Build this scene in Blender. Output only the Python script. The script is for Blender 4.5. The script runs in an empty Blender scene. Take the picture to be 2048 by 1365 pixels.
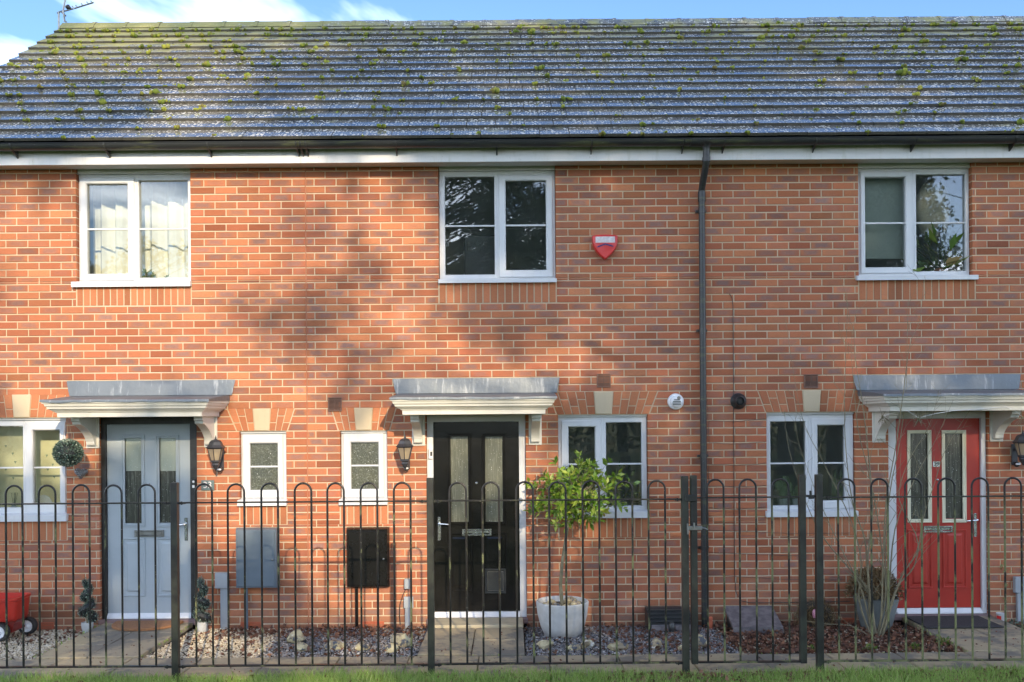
import bpy, bmesh, math, random
import numpy as np
from mathutils import Vector, Matrix

random.seed(7)
RNG = np.random.default_rng(11)
SC = bpy.context.scene
COL = SC.collection
R = math.radians

# ------------------------------------------------------------------ camera
F, CX, CY, ROLL = 1800.0, 1024.0, 840.0, 0.0074      # photo pixels: focal length, principal point, roll
CAMY, CAMZ = -9.16, 2.13
cam = bpy.data.cameras.new('camera')
cam.sensor_width = 36.0
cam.sensor_fit = 'HORIZONTAL'
cam.lens = 36.0 * F / 2048.0
cam.shift_y = (CY - 682.5) / 2048.0
cam.clip_start, cam.clip_end = 0.1, 2000.0
camo = bpy.data.objects.new('camera', cam)
COL.objects.link(camo)
camo.matrix_world = Matrix.Translation((0, CAMY, CAMZ)) @ Matrix.Rotation(R(90), 4, 'X') @ Matrix.Rotation(-ROLL, 4, 'Z')
SC.camera = camo

# ------------------------------------------------------------------ light
SUNV = Vector((-0.29, 1.0, -0.41)).normalized()        # direction the light travels
w = bpy.data.worlds.new('World')
SC.world = w
w.use_nodes = True
nt = w.node_tree
nt.nodes.clear()
wo = nt.nodes.new('ShaderNodeOutputWorld')
bg = nt.nodes.new('ShaderNodeBackground')
sky = nt.nodes.new('ShaderNodeTexSky')
sky.sky_type = 'NISHITA'
sky.sun_disc = False
sky.sun_elevation = R(21.5)
sky.sun_rotation = R(163.8)
sky.altitude = 50
sky.air_density = 0.8
sky.dust_density = 0.2
sky.ozone_density = 4.0
tc = nt.nodes.new('ShaderNodeTexCoord')
sep = nt.nodes.new('ShaderNodeSeparateXYZ')
nt.links.new(tc.outputs['Generated'], sep.inputs[0])
zz = nt.nodes.new('ShaderNodeMath'); zz.operation = 'MAXIMUM'; zz.inputs[1].default_value = 0.06
nt.links.new(sep.outputs[2], zz.inputs[0])
dx = nt.nodes.new('ShaderNodeMath'); dx.operation = 'DIVIDE'
dy = nt.nodes.new('ShaderNodeMath'); dy.operation = 'DIVIDE'
nt.links.new(sep.outputs[0], dx.inputs[0]); nt.links.new(zz.outputs[0], dx.inputs[1])
nt.links.new(sep.outputs[1], dy.inputs[0]); nt.links.new(zz.outputs[0], dy.inputs[1])
cmb = nt.nodes.new('ShaderNodeCombineXYZ')
nt.links.new(dx.outputs[0], cmb.inputs[0]); nt.links.new(dy.outputs[0], cmb.inputs[1])
cn = nt.nodes.new('ShaderNodeTexNoise')
cn.inputs['Scale'].default_value = 0.45
cn.inputs['Detail'].default_value = 7
cn.inputs['Roughness'].default_value = 0.55
cn.inputs['Distortion'].default_value = 0.4
mp = nt.nodes.new('ShaderNodeMapping')
mp.inputs['Location'].default_value = (28.05, 50.1, 0.0)
mp.inputs['Scale'].default_value = (-1.0, 1.0, 1.0)
nt.links.new(cmb.outputs[0], mp.inputs[0])
nt.links.new(mp.outputs[0], cn.inputs['Vector'])
cr = nt.nodes.new('ShaderNodeValToRGB')
cr.color_ramp.elements[0].position = 0.46; cr.color_ramp.elements[0].color = (0, 0, 0, 1)
cr.color_ramp.elements[1].position = 0.88; cr.color_ramp.elements[1].color = (0.8, 0.8, 0.8, 1)
nt.links.new(cn.outputs[0], cr.inputs[0])
mx = nt.nodes.new('ShaderNodeMix'); mx.data_type = 'RGBA'
nt.links.new(cr.outputs[0], mx.inputs[0])
nt.links.new(sky.outputs[0], mx.inputs[6])
mx.inputs[7].default_value = (48.0, 48.6, 50.0, 1)
nt.links.new(mx.outputs[2], bg.inputs[0])
bg.inputs[1].default_value = 0.15
nt.links.new(bg.outputs[0], wo.inputs[0])

sun = bpy.data.lights.new('sun', 'SUN')
sun.energy = 2.6
sun.angle = R(0.5)
sun.color = (1.0, 0.80, 0.54)
suno = bpy.data.objects.new('sun', sun)
COL.objects.link(suno)
suno.location = (8, -30, 20)
suno.rotation_euler = SUNV.to_track_quat('-Z', 'Y').to_euler()

SC.view_settings.view_transform = 'Standard'
SC.view_settings.look = 'None'
SC.view_settings.exposure = 1.12
SC.view_settings.gamma = 1.0
SC.view_settings.use_curve_mapping = False
SC.render.engine = 'CYCLES'
SC.cycles.use_denoising = True
SC.cycles.max_bounces = 8
SC.cycles.transparent_max_bounces = 16
SC.cycles.caustics_reflective = False
SC.cycles.caustics_refractive = False

# ------------------------------------------------------------------ pixel -> place on a plane of known depth
def P(px, py, Y=0.0):
    a = px - CX
    b = CY - py
    c, s = math.cos(ROLL), math.sin(ROLL)
    u, v = a * c + b * s, -a * s + b * c
    D = Y - CAMY
    return Vector((u / F * D, Y, CAMZ + v / F * D))
def rect(x0, x1, y0, y1, Y=0.0):
    xm, ym = (x0 + x1) / 2, (y0 + y1) / 2
    return [P(x0, ym, Y).x, P(x1, ym, Y).x, P(xm, y1, Y).z, P(xm, y0, Y).z]   # X0 X1 Z0 Z1

# ------------------------------------------------------------------ node helpers
class G:
    def __init__(s, name):
        s.m = bpy.data.materials.new(name)
        s.m.use_nodes = True
        s.nt = s.m.node_tree
        s.nt.nodes.clear()
        s.out = s.nt.nodes.new('ShaderNodeOutputMaterial')
    def n(s, t, **kw):
        nd = s.nt.nodes.new(t)
        for k, v in kw.items():
            if k.startswith('p_'):
                setattr(nd, k[2:], v)
                continue
            k2 = int(k[1:]) if k[0] == '_' else k.replace('_', ' ')
            s.set(nd.inputs[k2], v)
        return nd
    def set(s, inp, v):
        if isinstance(v, bpy.types.NodeSocket):
            s.nt.links.new(v, inp)
        elif isinstance(v, (tuple, list)) and len(v) == 3 and inp.type == 'RGBA':
            inp.default_value = (*v, 1)
        else:
            inp.default_value = v
    def math(s, op, a, b=0.5, clamp=False):
        nd = s.nt.nodes.new('ShaderNodeMath'); nd.operation = op; nd.use_clamp = clamp
        s.set(nd.inputs[0], a); s.set(nd.inputs[1], b)
        return nd.outputs[0]
    def mix(s, f, a, b, mode='MIX'):
        nd = s.nt.nodes.new('ShaderNodeMix'); nd.data_type = 'RGBA'; nd.blend_type = mode
        s.set(nd.inputs[0], f); s.set(nd.inputs[6], a); s.set(nd.inputs[7], b)
        return nd.outputs[2]
    def ramp(s, f, lo, hi):
        nd = s.nt.nodes.new('ShaderNodeMapRange'); nd.interpolation_type = 'SMOOTHSTEP'
        s.set(nd.inputs[0], f); nd.inputs[1].default_value = lo; nd.inputs[2].default_value = hi
        return nd.outputs[0]
    def noise(s, vec, scale, detail=4, rough=0.55):
        return s.n('ShaderNodeTexNoise', Vector=vec, Scale=scale, Detail=detail, Roughness=rough).outputs[0]
    def coord(s, shift=False, kind='Object'):
        c = s.n('ShaderNodeTexCoord').outputs[kind]
        if shift:
            r = s.n('ShaderNodeObjectInfo').outputs['Random']
            v = s.n('ShaderNodeCombineXYZ', _0=s.math('MULTIPLY', r, 37.0), _1=s.math('MULTIPLY', r, 91.0), _2=s.math('MULTIPLY', r, 17.0)).outputs[0]
            nd = s.nt.nodes.new('ShaderNodeVectorMath'); nd.operation = 'ADD'
            s.set(nd.inputs[0], c); s.set(nd.inputs[1], v)
            c = nd.outputs[0]
        return c
    def scaled(s, vec, sx, sy, sz):
        return s.n('ShaderNodeMapping', Vector=vec, Scale=(sx, sy, sz)).outputs[0]
    def bump(s, h, strength, dist=0.01):
        return s.n('ShaderNodeBump', Height=h, Strength=strength, Distance=dist).outputs[0]
    def pbr(s, col, rough=0.5, normal=None, metal=0.0, spec=0.5, **kw):
        b = s.n('ShaderNodeBsdfPrincipled', Base_Color=col, Roughness=rough, Metallic=metal, **kw)
        b.inputs['Specular IOR Level'].default_value = spec
        if normal is not None:
            s.set(b.inputs['Normal'], normal)
        s.nt.links.new(b.outputs[0], s.out.inputs[0])
        return s.m

def plain(name, c1, c2=None, rough=0.5, scale=6.0, lo=0.35, hi=0.65, bump=0.0, bscale=60.0, metal=0.0, spec=0.5, shift=True, rvar=0.1, bdist=0.004):
    g = G(name)
    co = g.coord(shift)
    nz = g.noise(co, scale, 6, 0.6)
    if c2 is None:
        c2 = tuple(x * 0.8 for x in c1)
    col = g.mix(g.ramp(nz, lo, hi), c1, c2)
    nrm = g.bump(g.noise(co, bscale, 4), bump, bdist) if bump else None
    rg = g.math('ADD', rough - rvar / 2, g.math('MULTIPLY', g.noise(co, scale * 2.3, 3), rvar))
    return g.pbr(col, rg, nrm, metal, spec)

def leafmat(name, cols, rough=0.45, trans=0.25):
    """leaf colour picked per leaf from the point attribute 'rnd'; some light passes through"""
    g = G(name)
    a = g.n('ShaderNodeAttribute', p_attribute_name='rnd').outputs['Fac']
    nd = g.nt.nodes.new('ShaderNodeValToRGB')
    els = nd.color_ramp.elements
    while len(els) < len(cols):
        els.new(0.5)
    for i, c in enumerate(cols):
        els[i].position = i / (len(cols) - 1)
        els[i].color = (*c, 1)
    g.set(nd.inputs[0], a)
    col = nd.outputs[0]
    b = g.n('ShaderNodeBsdfPrincipled', Base_Color=col, Roughness=rough)
    t = g.n('ShaderNodeBsdfTranslucent', Color=col)
    mxs = g.n('ShaderNodeMixShader', _0=trans, _1=b.outputs[0], _2=t.outputs[0])
    g.nt.links.new(mxs.outputs[0], g.out.inputs[0])
    return g.m

MT = {}
def brickmat(name, from_object):
    g = G(name)
    if from_object:
        par = g.n('ShaderNodeObjectInfo').outputs['Color']
    else:
        par = g.n('ShaderNodeAttribute', p_attribute_name='par').outputs['Color']
    sp = g.n('ShaderNodeSeparateColor', _0=par)
    hue, patch, val = sp.outputs[0], sp.outputs[1], sp.outputs[2]
    uv = g.n('ShaderNodeUVMap').outputs[0]
    s2 = g.n('ShaderNodeSeparateXYZ', _0=uv)
    geo = g.n('ShaderNodeNewGeometry').outputs['Position']
    du = g.math('ABSOLUTE', g.math('SUBTRACT', s2.outputs[0], 0.5))
    dv = g.math('ABSOLUTE', g.math('SUBTRACT', s2.outputs[1], 0.5))
    d = g.math('MAXIMUM', du, g.math('MULTIPLY', dv, 0.92))
    nz = g.noise(geo, 22.0, 4, 0.6)
    d2 = g.math('ADD', d, g.math('MULTIPLY', g.math('SUBTRACT', nz, 0.5), 0.42))
    smudge = g.math('MULTIPLY', g.math('SUBTRACT', 1.0, g.ramp(d2, 0.16, 0.47)), patch, True)
    hue = g.math('ADD', hue, g.math('MULTIPLY', g.math('SUBTRACT', g.noise(geo, 0.55, 3), 0.5), 1.1), True)
    base = g.mix(hue, (0.385, 0.122, 0.062), (0.49, 0.19, 0.088))
    grey = g.mix(nz, (0.21, 0.115, 0.10), (0.30, 0.185, 0.155))
    col = g.mix(smudge, base, grey)
    streak = g.noise(g.scaled(geo, 22, 22, 170), 1.0, 6, 0.68)
    col = g.mix(g.math('MULTIPLY', g.ramp(streak, 0.45, 0.70), 0.45), col, (0.26, 0.105, 0.065))
    fine = g.noise(geo, 160.0, 3)
    col = g.mix(g.math('MULTIPLY', g.ramp(fine, 0.55, 0.8), 0.25), col, (0.62, 0.40, 0.26))
    bloom = g.noise(geo, 1.3, 5, 0.6)
    col = g.mix(g.math('MULTIPLY', g.ramp(bloom, 0.55, 0.78), 0.16), col, (0.60, 0.47, 0.38))
    spot = g.noise(geo, 45.0, 2)
    col = g.mix(g.math('MULTIPLY', g.ramp(spot, 0.73, 0.79), 0.6), col, (0.62, 0.52, 0.44))
    run = g.noise(g.scaled(geo, 7, 7, 0.7), 1.0, 5, 0.7)
    col = g.mix(g.math('MULTIPLY', g.ramp(run, 0.52, 0.75), 0.22), col, (0.15, 0.10, 0.08))
    zpos = g.n('ShaderNodeSeparateXYZ', _0=geo).outputs[2]
    damp = g.math('MULTIPLY', g.ramp(g.math('SUBTRACT', 0.42, g.math('ADD', zpos, g.math('MULTIPLY', g.math('SUBTRACT', bloom, 0.5), 0.5))), 0.0, 0.35), 0.45)
    col = g.mix(damp, col, (0.21, 0.145, 0.10))
    hsv = g.n('ShaderNodeHueSaturation', Color=col, Value=g.math('ADD', 0.60, g.math('MULTIPLY', val, 0.68)))
    h = g.math('ADD', g.math('MULTIPLY', streak, 0.7), g.math('MULTIPLY', fine, 0.4))
    return g.pbr(hsv.outputs[0], 0.88, g.bump(h, 0.55, 0.006), spec=0.25)
MT['brick'] = brickmat('brick_face', True)
MT['brickwork'] = brickmat('brick_face_joined', False)
def mortarmat():
    g = G('mortar')
    geo = g.n('ShaderNodeNewGeometry').outputs['Position']
    n1 = g.noise(geo, 0.9, 5, 0.65)
    n2 = g.noise(geo, 90, 3)
    col = g.mix(g.ramp(n1, 0.35, 0.7), (0.53, 0.42, 0.28), (0.60, 0.50, 0.37))
    col = g.mix(g.math('MULTIPLY', n2, 0.35), col, (0.36, 0.27, 0.19))
    return g.pbr(col, 0.95, g.bump(n2, 0.5, 0.004), spec=0.1)
MT['mortar'] = mortarmat()
def stoneupvc(name, c1, c2, dirt=(0.38, 0.40, 0.30), amt=0.25, rough=0.35):
    g = G(name)
    co = g.n('ShaderNodeNewGeometry').outputs['Position']
    n1 = g.noise(co, 3.5, 6, 0.65)
    col = g.mix(n1, c1, c2)
    n2 = g.noise(g.scaled(co, 14, 14, 2.5), 1.0, 6, 0.7)
    col = g.mix(g.math('MULTIPLY', g.ramp(n2, 0.5, 0.78), amt), col, dirt)
    n3 = g.noise(co, 55, 3)
    col = g.mix(g.math('MULTIPLY', g.ramp(n3, 0.68, 0.78), amt * 1.4), col, (0.20, 0.19, 0.15))
    return g.pbr(col, rough, g.bump(n1, 0.08, 0.01))
MT['upvc'] = stoneupvc('white_upvc', (0.64, 0.655, 0.67), (0.57, 0.59, 0.61), amt=0.2)
MT['fascia'] = stoneupvc('white_fascia_board', (0.66, 0.665, 0.665), (0.59, 0.60, 0.60), amt=0.5)
MT['grp'] = stoneupvc('cream_white_canopy_moulding', (0.66, 0.645, 0.585), (0.60, 0.585, 0.52), amt=0.28)
MT['keystone'] = stoneupvc('buff_cast_stone', (0.55, 0.45, 0.30), (0.47, 0.39, 0.27), dirt=(0.30, 0.25, 0.18), amt=0.35, rough=0.9)
MT['render'] = plain('interior_plaster', (0.50, 0.52, 0.47), (0.42, 0.44, 0.40), 0.9, 1.2)
MT['sealant'] = plain('terracotta_sealant', (0.42, 0.16, 0.085), (0.36, 0.14, 0.08), 0.8, 8)
MT['white'] = plain('white_plastic', (0.78, 0.79, 0.80), (0.70, 0.71, 0.72), 0.35, 5)
MT['black_plastic'] = plain('black_plastic', (0.022, 0.023, 0.025), (0.045, 0.048, 0.045), 0.32, 5, bump=0.05)
def guttermat():
    g = G('black_gutter_plastic')
    co = g.n('ShaderNodeNewGeometry').outputs['Position']
    n1 = g.noise(g.scaled(co, 2.2, 2, 20), 1.0, 6, 0.65)
    col = g.mix(g.ramp(n1, 0.5, 0.72), (0.028, 0.030, 0.032), (0.085, 0.095, 0.045))
    n2 = g.noise(co, 60, 3)
    col = g.mix(g.math('MULTIPLY', g.ramp(n2, 0.66, 0.76), 0.5), col, (0.30, 0.30, 0.27))
    return g.pbr(col, g.math('ADD', 0.25, g.math('MULTIPLY', n1, 0.25)))
MT['gutter'] = guttermat()
MT['grey_door'] = plain('grey_blue_door', (0.38, 0.43, 0.46), (0.35, 0.40, 0.43), 0.38, 3, bump=0.12, bscale=140)
MT['black_door'] = plain('black_door_gloss', (0.006, 0.006, 0.006), (0.011, 0.011, 0.010), 0.2, 4, bump=0.06, bscale=110, spec=0.4)
MT['red_door'] = plain('red_door', (0.40, 0.030, 0.018), (0.35, 0.026, 0.016), 0.38, 3, bump=0.1, bscale=140)
MT['black_paint'] = plain('black_frame_paint', (0.014, 0.014, 0.014), (0.03, 0.03, 0.028), 0.4, 8)
MT['cream_upvc'] = plain('cream_glazing_frame', (0.72, 0.69, 0.52), (0.66, 0.63, 0.47), 0.4, 8)
MT['chrome'] = plain('brushed_chrome', (0.62, 0.64, 0.65), (0.45, 0.47, 0.48), 0.25, 12, metal=1.0)
MT['dull_steel'] = plain('dull_steel', (0.30, 0.30, 0.29), (0.22, 0.22, 0.20), 0.4, 12, metal=0.9)
def leadmat():
    g = G('lead_sheet')
    co = g.n('ShaderNodeNewGeometry').outputs['Position']
    n1 = g.noise(g.scaled(co, 3, 3, 1.2), 1.0, 6, 0.7)
    n2 = g.noise(g.scaled(co, 18, 18, 1.5), 1.0, 5, 0.7)
    col = g.mix(n1, (0.105, 0.125, 0.145), (0.19, 0.215, 0.235))
    col = g.mix(g.math('MULTIPLY', g.ramp(n2, 0.55, 0.70), 0.6), col, (0.42, 0.44, 0.45))
    return g.pbr(col, 0.5, g.bump(g.noise(co, 9, 3), 0.35, 0.02), metal=0.35)
MT['lead'] = leadmat()
def tilemat(name, pale=False):
    g = G(name)
    co = g.coord(True)
    rnd = g.n('ShaderNodeObjectInfo').outputs['Random']
    geo = g.n('ShaderNodeNewGeometry')
    pos = geo.outputs['Position']
    base = g.mix(rnd, (0.060, 0.082, 0.125), (0.090, 0.108, 0.145))
    if pale:
        base = (0.42, 0.41, 0.37)
    n1 = g.noise(co, 9, 5, 0.6)
    base = g.mix(g.math('MULTIPLY', n1, 0.6), base, (0.12, 0.115, 0.105))
    dust = g.noise(pos, 1.1, 6, 0.7)
    base = g.mix(g.math('MULTIPLY', g.ramp(dust, 0.32, 0.62), 0.42), base, (0.40, 0.36, 0.26))
    # lichen: rounded pale spots of two sizes
    big = g.noise(pos, 0.7, 4, 0.6)
    dens = g.math('MULTIPLY', g.ramp(big, 0.32, 0.62), 0.16)
    cover = base
    lich = None
    for sc, k in ((24.0, 0.31), (38.0, 0.30)):
        warp = g.n('ShaderNodeTexNoise', Vector=co, Scale=sc * 1.5, Detail=2)
        vm = g.nt.nodes.new('ShaderNodeVectorMath'); vm.operation = 'MULTIPLY_ADD'
        g.set(vm.inputs[0], warp.outputs['Color']); vm.inputs[1].default_value = (0.012, 0.012, 0.012); g.set(vm.inputs[2], co)
        v = g.n('ShaderNodeTexVoronoi', Vector=vm.outputs[0], Scale=sc)
        keep = g.ramp(g.n('ShaderNodeSeparateColor', _0=v.outputs['Color']).outputs[0], 0.64, 0.68)
        rad = g.math('ADD', dens, k)
        spot = g.math('MULTIPLY', g.math('SUBTRACT', 1.0, g.math('SMOOTH_MIN', 1.0, g.math('MULTIPLY', g.math('SUBTRACT', v.outputs['Distance'], g.math('SUBTRACT', rad, 0.12)), 9.0))), keep, True)
        lich = spot if lich is None else g.math('MAXIMUM', lich, spot)
    lich = g.math('MULTIPLY', lich, g.ramp(n1, 0.28, 0.5), True)
    cover = g.mix(g.math('MULTIPLY', lich, 0.9), cover, (0.62, 0.61, 0.56))
    # green algae and moss film, heavier towards the ridge and the gable
    spx = g.n('ShaderNodeSeparateXYZ', _0=pos)
    ridge = g.math('MULTIPLY', g.math('SUBTRACT', spx.outputs[2], 6.3), 0.42, True)
    gable = g.math('MULTIPLY', g.math('SUBTRACT', -1.2, spx.outputs[0]), 0.26, True)
    alg = g.math('MULTIPLY', g.math('ADD', g.math('MULTIPLY', ridge, 0.5), g.math('MULTIPLY', ridge, gable)), 1.1)
    n3 = g.noise(pos, 3.2, 6, 0.7)
    af = g.ramp(g.math('ADD', n3, g.math('MULTIPLY', alg, 0.52)), 0.54, 0.80)
    cover = g.mix(g.math('MULTIPLY', af, 0.85), cover, g.mix(n1, (0.22, 0.23, 0.045), (0.30, 0.27, 0.08)))
    # rough granular leading edge: the face that looks down the slope
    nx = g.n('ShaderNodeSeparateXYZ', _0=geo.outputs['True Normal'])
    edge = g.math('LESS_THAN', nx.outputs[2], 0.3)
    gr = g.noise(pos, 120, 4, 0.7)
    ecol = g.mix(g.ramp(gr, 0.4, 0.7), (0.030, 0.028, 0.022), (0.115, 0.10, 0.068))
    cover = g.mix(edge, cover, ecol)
    rough = g.math('ADD', 0.13, g.math('MULTIPLY', g.math('MAXIMUM', g.math('MAXIMUM', lich, af), edge), 0.55))
    h = g.math('ADD', g.math('MULTIPLY', lich, 0.5), g.math('MULTIPLY', gr, 0.35))
    return g.pbr(cover, rough, g.bump(h, 0.18, 0.003), spec=1.0, Coat_Weight=g.math('MULTIPLY', g.math('SUBTRACT', 1.0, g.math('MAXIMUM', g.math('MAXIMUM', lich, af), edge)), 0.6), Coat_Roughness=0.12)
MT['tile'] = tilemat('slate_grey_roof_tile')
MT['vent_tile'] = tilemat('pale_vent_tile', True)
MT['moss'] = leafmat('roof_moss', [(0.09, 0.13, 0.018), (0.17, 0.22, 0.03), (0.30, 0.32, 0.045), (0.16, 0.13, 0.045)], 0.95, 0.15)
MT['sarking'] = plain('roof_underlay', (0.02, 0.02, 0.02), None, 0.9)
def glassmat(name, ior=1.9, tint=(0.93, 0.96, 0.95), rough=0.0, wav=0.003):
    g = G(name)
    co = g.n('ShaderNodeNewGeometry').outputs['Position']
    nrm = g.bump(g.noise(co, 2.2, 2), wav, 0.02)
    t = g.n('ShaderNodeBsdfTransparent', Color=tint)
    gl = g.n('ShaderNodeBsdfGlossy', Color=(1, 1, 1), Roughness=rough, Normal=nrm)
    fr = g.n('ShaderNodeFresnel', IOR=ior)
    m = g.n('ShaderNodeMixShader', _0=fr.outputs[0], _1=t.outputs[0], _2=gl.outputs[0])
    film = g.n('ShaderNodeBsdfDiffuse', Color=(0.50, 0.60, 0.56))
    m2 = g.n('ShaderNodeMixShader', _0=g.math('MULTIPLY', g.noise(co, 5.0, 5), 0.055), _1=m.outputs[0], _2=film.outputs[0])
    g.nt.links.new(m2.outputs[0], g.out.inputs[0])
    return g.m
MT['glass'] = glassmat('window_glass', 1.68, rough=0.012)
def obscure(name, c1, c2, streak=True):
    g = G(name)
    co = g.n('ShaderNodeNewGeometry').outputs['Position']
    n = g.noise(g.scaled(co, 60, 60, 5 if streak else 60), 1.0, 4, 0.7)
    n2 = g.noise(co, 3.0, 3)
    sp = g.noise(co, 95, 1)
    col = g.mix(n2, c1, c2)
    col = g.mix(g.math('MULTIPLY', g.ramp(n, 0.45, 0.75), 0.35), col, (0.36, 0.38, 0.30))
    col = g.mix(g.ramp(sp, 0.72, 0.76), col, (0.65, 0.67, 0.64))
    return g.pbr(col, 0.18, g.bump(n, 0.5, 0.006), spec=0.9)
MT['obscure_door'] = obscure('reeded_obscure_glass', (0.085, 0.092, 0.07), (0.15, 0.155, 0.12))
MT['obscure_reflection'] = obscure('reeded_glass_painted_reflection', (0.30, 0.35, 0.30), (0.38, 0.42, 0.36))
MT['obscure_dark'] = obscure('dark_reeded_glass', (0.03, 0.032, 0.028), (0.06, 0.06, 0.05))
MT['obscure_small'] = obscure('stippled_obscure_glass', (0.04, 0.05, 0.045), (0.09, 0.09, 0.05), False)
def fencemat():
    g = G('black_painted_railing')
    co = g.n('ShaderNodeNewGeometry').outputs['Position']
    z = g.n('ShaderNodeSeparateXYZ', _0=co)
    n = g.noise(g.scaled(co, 9, 9, 5), 1.0, 6, 0.7)
    low = g.ramp(g.math('SUBTRACT', 1.72, z.outputs[2]), 0.15, 0.45)
    right = g.ramp(z.outputs[0], 0.5, 3.5)
    k = g.ramp(g.math('ADD', n, g.math('MULTIPLY', right, 0.09)), 0.53, 0.64)
    n2 = g.noise(co, 30, 3)
    alg = g.mix(n2, (0.13, 0.15, 0.055), (0.22, 0.23, 0.10))
    col = g.mix(g.math('MULTIPLY', g.math('MULTIPLY', k, low), 0.85), (0.012, 0.012, 0.012), alg)
    sp = g.noise(co, 70, 2)
    col = g.mix(g.math('MULTIPLY', g.ramp(sp, 0.70, 0.76), 0.5), col, (0.55, 0.54, 0.45))
    return g.pbr(col, g.math('ADD', 0.32, g.math('MULTIPLY', k, 0.4)), g.bump(n2, 0.2, 0.003))
MT['fence'] = fencemat()
MT['post'] = plain('black_post_paint', (0.014, 0.014, 0.013), (0.034, 0.038, 0.028), 0.4, 7, bump=0.15, shift=False)
def slabmat():
    g = G('weathered_paving_slab')
    co = g.n('ShaderNodeNewGeometry').outputs['Position']
    r = g.n('ShaderNodeObjectInfo').outputs['Random']
    n1 = g.noise(co, 2.6, 7, 0.68)
    n2 = g.noise(co, 45, 4)
    c = g.mix(r, (0.46, 0.37, 0.21), (0.36, 0.30, 0.20))
    c = g.mix(g.ramp(n1, 0.44, 0.58), c, (0.16, 0.15, 0.125))
    c = g.mix(g.math('MULTIPLY', n2, 0.4), c, (0.25, 0.22, 0.16))
    n3 = g.noise(co, 7, 5)
    c = g.mix(g.math('MULTIPLY', g.ramp(n3, 0.62, 0.75), 0.5), c, (0.09, 0.10, 0.06))
    return g.pbr(c, 0.85, g.bump(g.math('ADD', n1, g.math('MULTIPLY', n2, 0.3)), 0.35, 0.01))
MT['slab'] = slabmat()
MT['pale_slab'] = plain('pale_concrete_step', (0.48, 0.42, 0.29), (0.36, 0.32, 0.22), 0.9, 4, bump=0.3)
MT['soil'] = plain('dark_bed_soil', (0.045, 0.034, 0.024), (0.075, 0.058, 0.042), 0.95, 9, bump=0.6, bdist=0.02)
def grassground():
    g = G('lawn_ground')
    co = g.n('ShaderNodeNewGeometry').outputs['Position']
    n = g.noise(co, 0.6, 6, 0.7)
    n2 = g.noise(co, 40, 4)
    c = g.mix(n, (0.055, 0.10, 0.022), (0.085, 0.12, 0.03))
    c = g.mix(g.math('MULTIPLY', n2, 0.5), c, (0.05, 0.045, 0.02))
    return g.pbr(c, 0.95, g.bump(n2, 0.8, 0.03), spec=0.1)
MT['lawn'] = grassground()
MT['grass'] = leafmat('grass_blades', [(0.16, 0.28, 0.045), (0.26, 0.42, 0.08), (0.35, 0.50, 0.12), (0.42, 0.46, 0.18)], 0.55, 0.35)
MT['dead_leaf'] = leafmat('fallen_leaves', [(0.085, 0.040, 0.025), (0.17, 0.075, 0.045), (0.26, 0.125, 0.07), (0.12, 0.065, 0.05)], 0.75, 0.15)
MT['cream_gravel'] = leafmat('cream_gravel', [(0.45, 0.37, 0.24), (0.58, 0.50, 0.36), (0.66, 0.60, 0.48), (0.30, 0.22, 0.13)], 0.85, 0.0)
MT['grey_gravel'] = leafmat('grey_gravel', [(0.10, 0.105, 0.115), (0.18, 0.19, 0.205), (0.28, 0.285, 0.30), (0.22, 0.17, 0.13), (0.52, 0.52, 0.51)], 0.75, 0.0)
def flintmat():
    g = G('knapped_flint')
    co = g.coord(True)
    n1 = g.noise(co, 7, 6, 0.7)
    n2 = g.noise(co, 14, 4)
    c = g.mix(g.ramp(n1, 0.45, 0.55), (0.48, 0.43, 0.26), (0.27, 0.22, 0.14))
    c = g.mix(g.ramp(n2, 0.56, 0.6), c, (0.085, 0.095, 0.11))
    c = g.mix(g.ramp(g.noise(co, 10, 3), 0.60, 0.66), c, (0.60, 0.59, 0.53))
    return g.pbr(c, 0.55, g.bump(n1, 0.5, 0.02))
MT['flint'] = flintmat()
MT['bark'] = plain('grey_green_bark', (0.20, 0.19, 0.13), (0.12, 0.115, 0.075), 0.9, 10, bump=0.4)
MT['twig'] = plain('bare_stem_bark', (0.25, 0.22, 0.13), (0.17, 0.15, 0.095), 0.8, 10, shift=False)
MT['tree_bark'] = plain('dark_tree_bark', (0.075, 0.062, 0.048), (0.045, 0.04, 0.03), 0.95, 5, bump=0.6)
MT['tree_leaf'] = leafmat('tree_foliage', [(0.020, 0.036, 0.012), (0.035, 0.06, 0.018), (0.05, 0.075, 0.025), (0.09, 0.06, 0.02)], 0.5, 0.15)
MT['autumn_leaf'] = leafmat('autumn_foliage', [(0.10, 0.07, 0.02), (0.17, 0.11, 0.03), (0.13, 0.12, 0.04), (0.06, 0.05, 0.02)], 0.6, 0.2)
MT['laurel'] = leafmat('glossy_laurel_leaf', [(0.10, 0.20, 0.025), (0.18, 0.31, 0.04), (0.30, 0.43, 0.06), (0.45, 0.52, 0.10)], 0.3, 0.32)
def laurelobj():
    g = G('glossy_laurel_leaf_single')
    r = g.n('ShaderNodeObjectInfo').outputs['Color']
    b = g.n('ShaderNodeBsdfPrincipled', Base_Color=r, Roughness=0.28)
    t = g.n('ShaderNodeBsdfTranslucent', Color=r)
    m = g.n('ShaderNodeMixShader', _0=0.4, _1=b.outputs[0], _2=t.outputs[0])
    g.nt.links.new(m.outputs[0], g.out.inputs[0])
    return g.m
MT['laurel_obj'] = laurelobj()
MT['box_leaf'] = leafmat('faux_box_leaf', [(0.03, 0.07, 0.05), (0.07, 0.125, 0.095), (0.15, 0.22, 0.17), (0.36, 0.42, 0.33)], 0.4, 0.1)
MT['dry_twig'] = leafmat('dried_twig', [(0.10, 0.06, 0.028), (0.18, 0.115, 0.05), (0.28, 0.20, 0.09), (0.07, 0.042, 0.024)], 0.85, 0.05)
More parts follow.
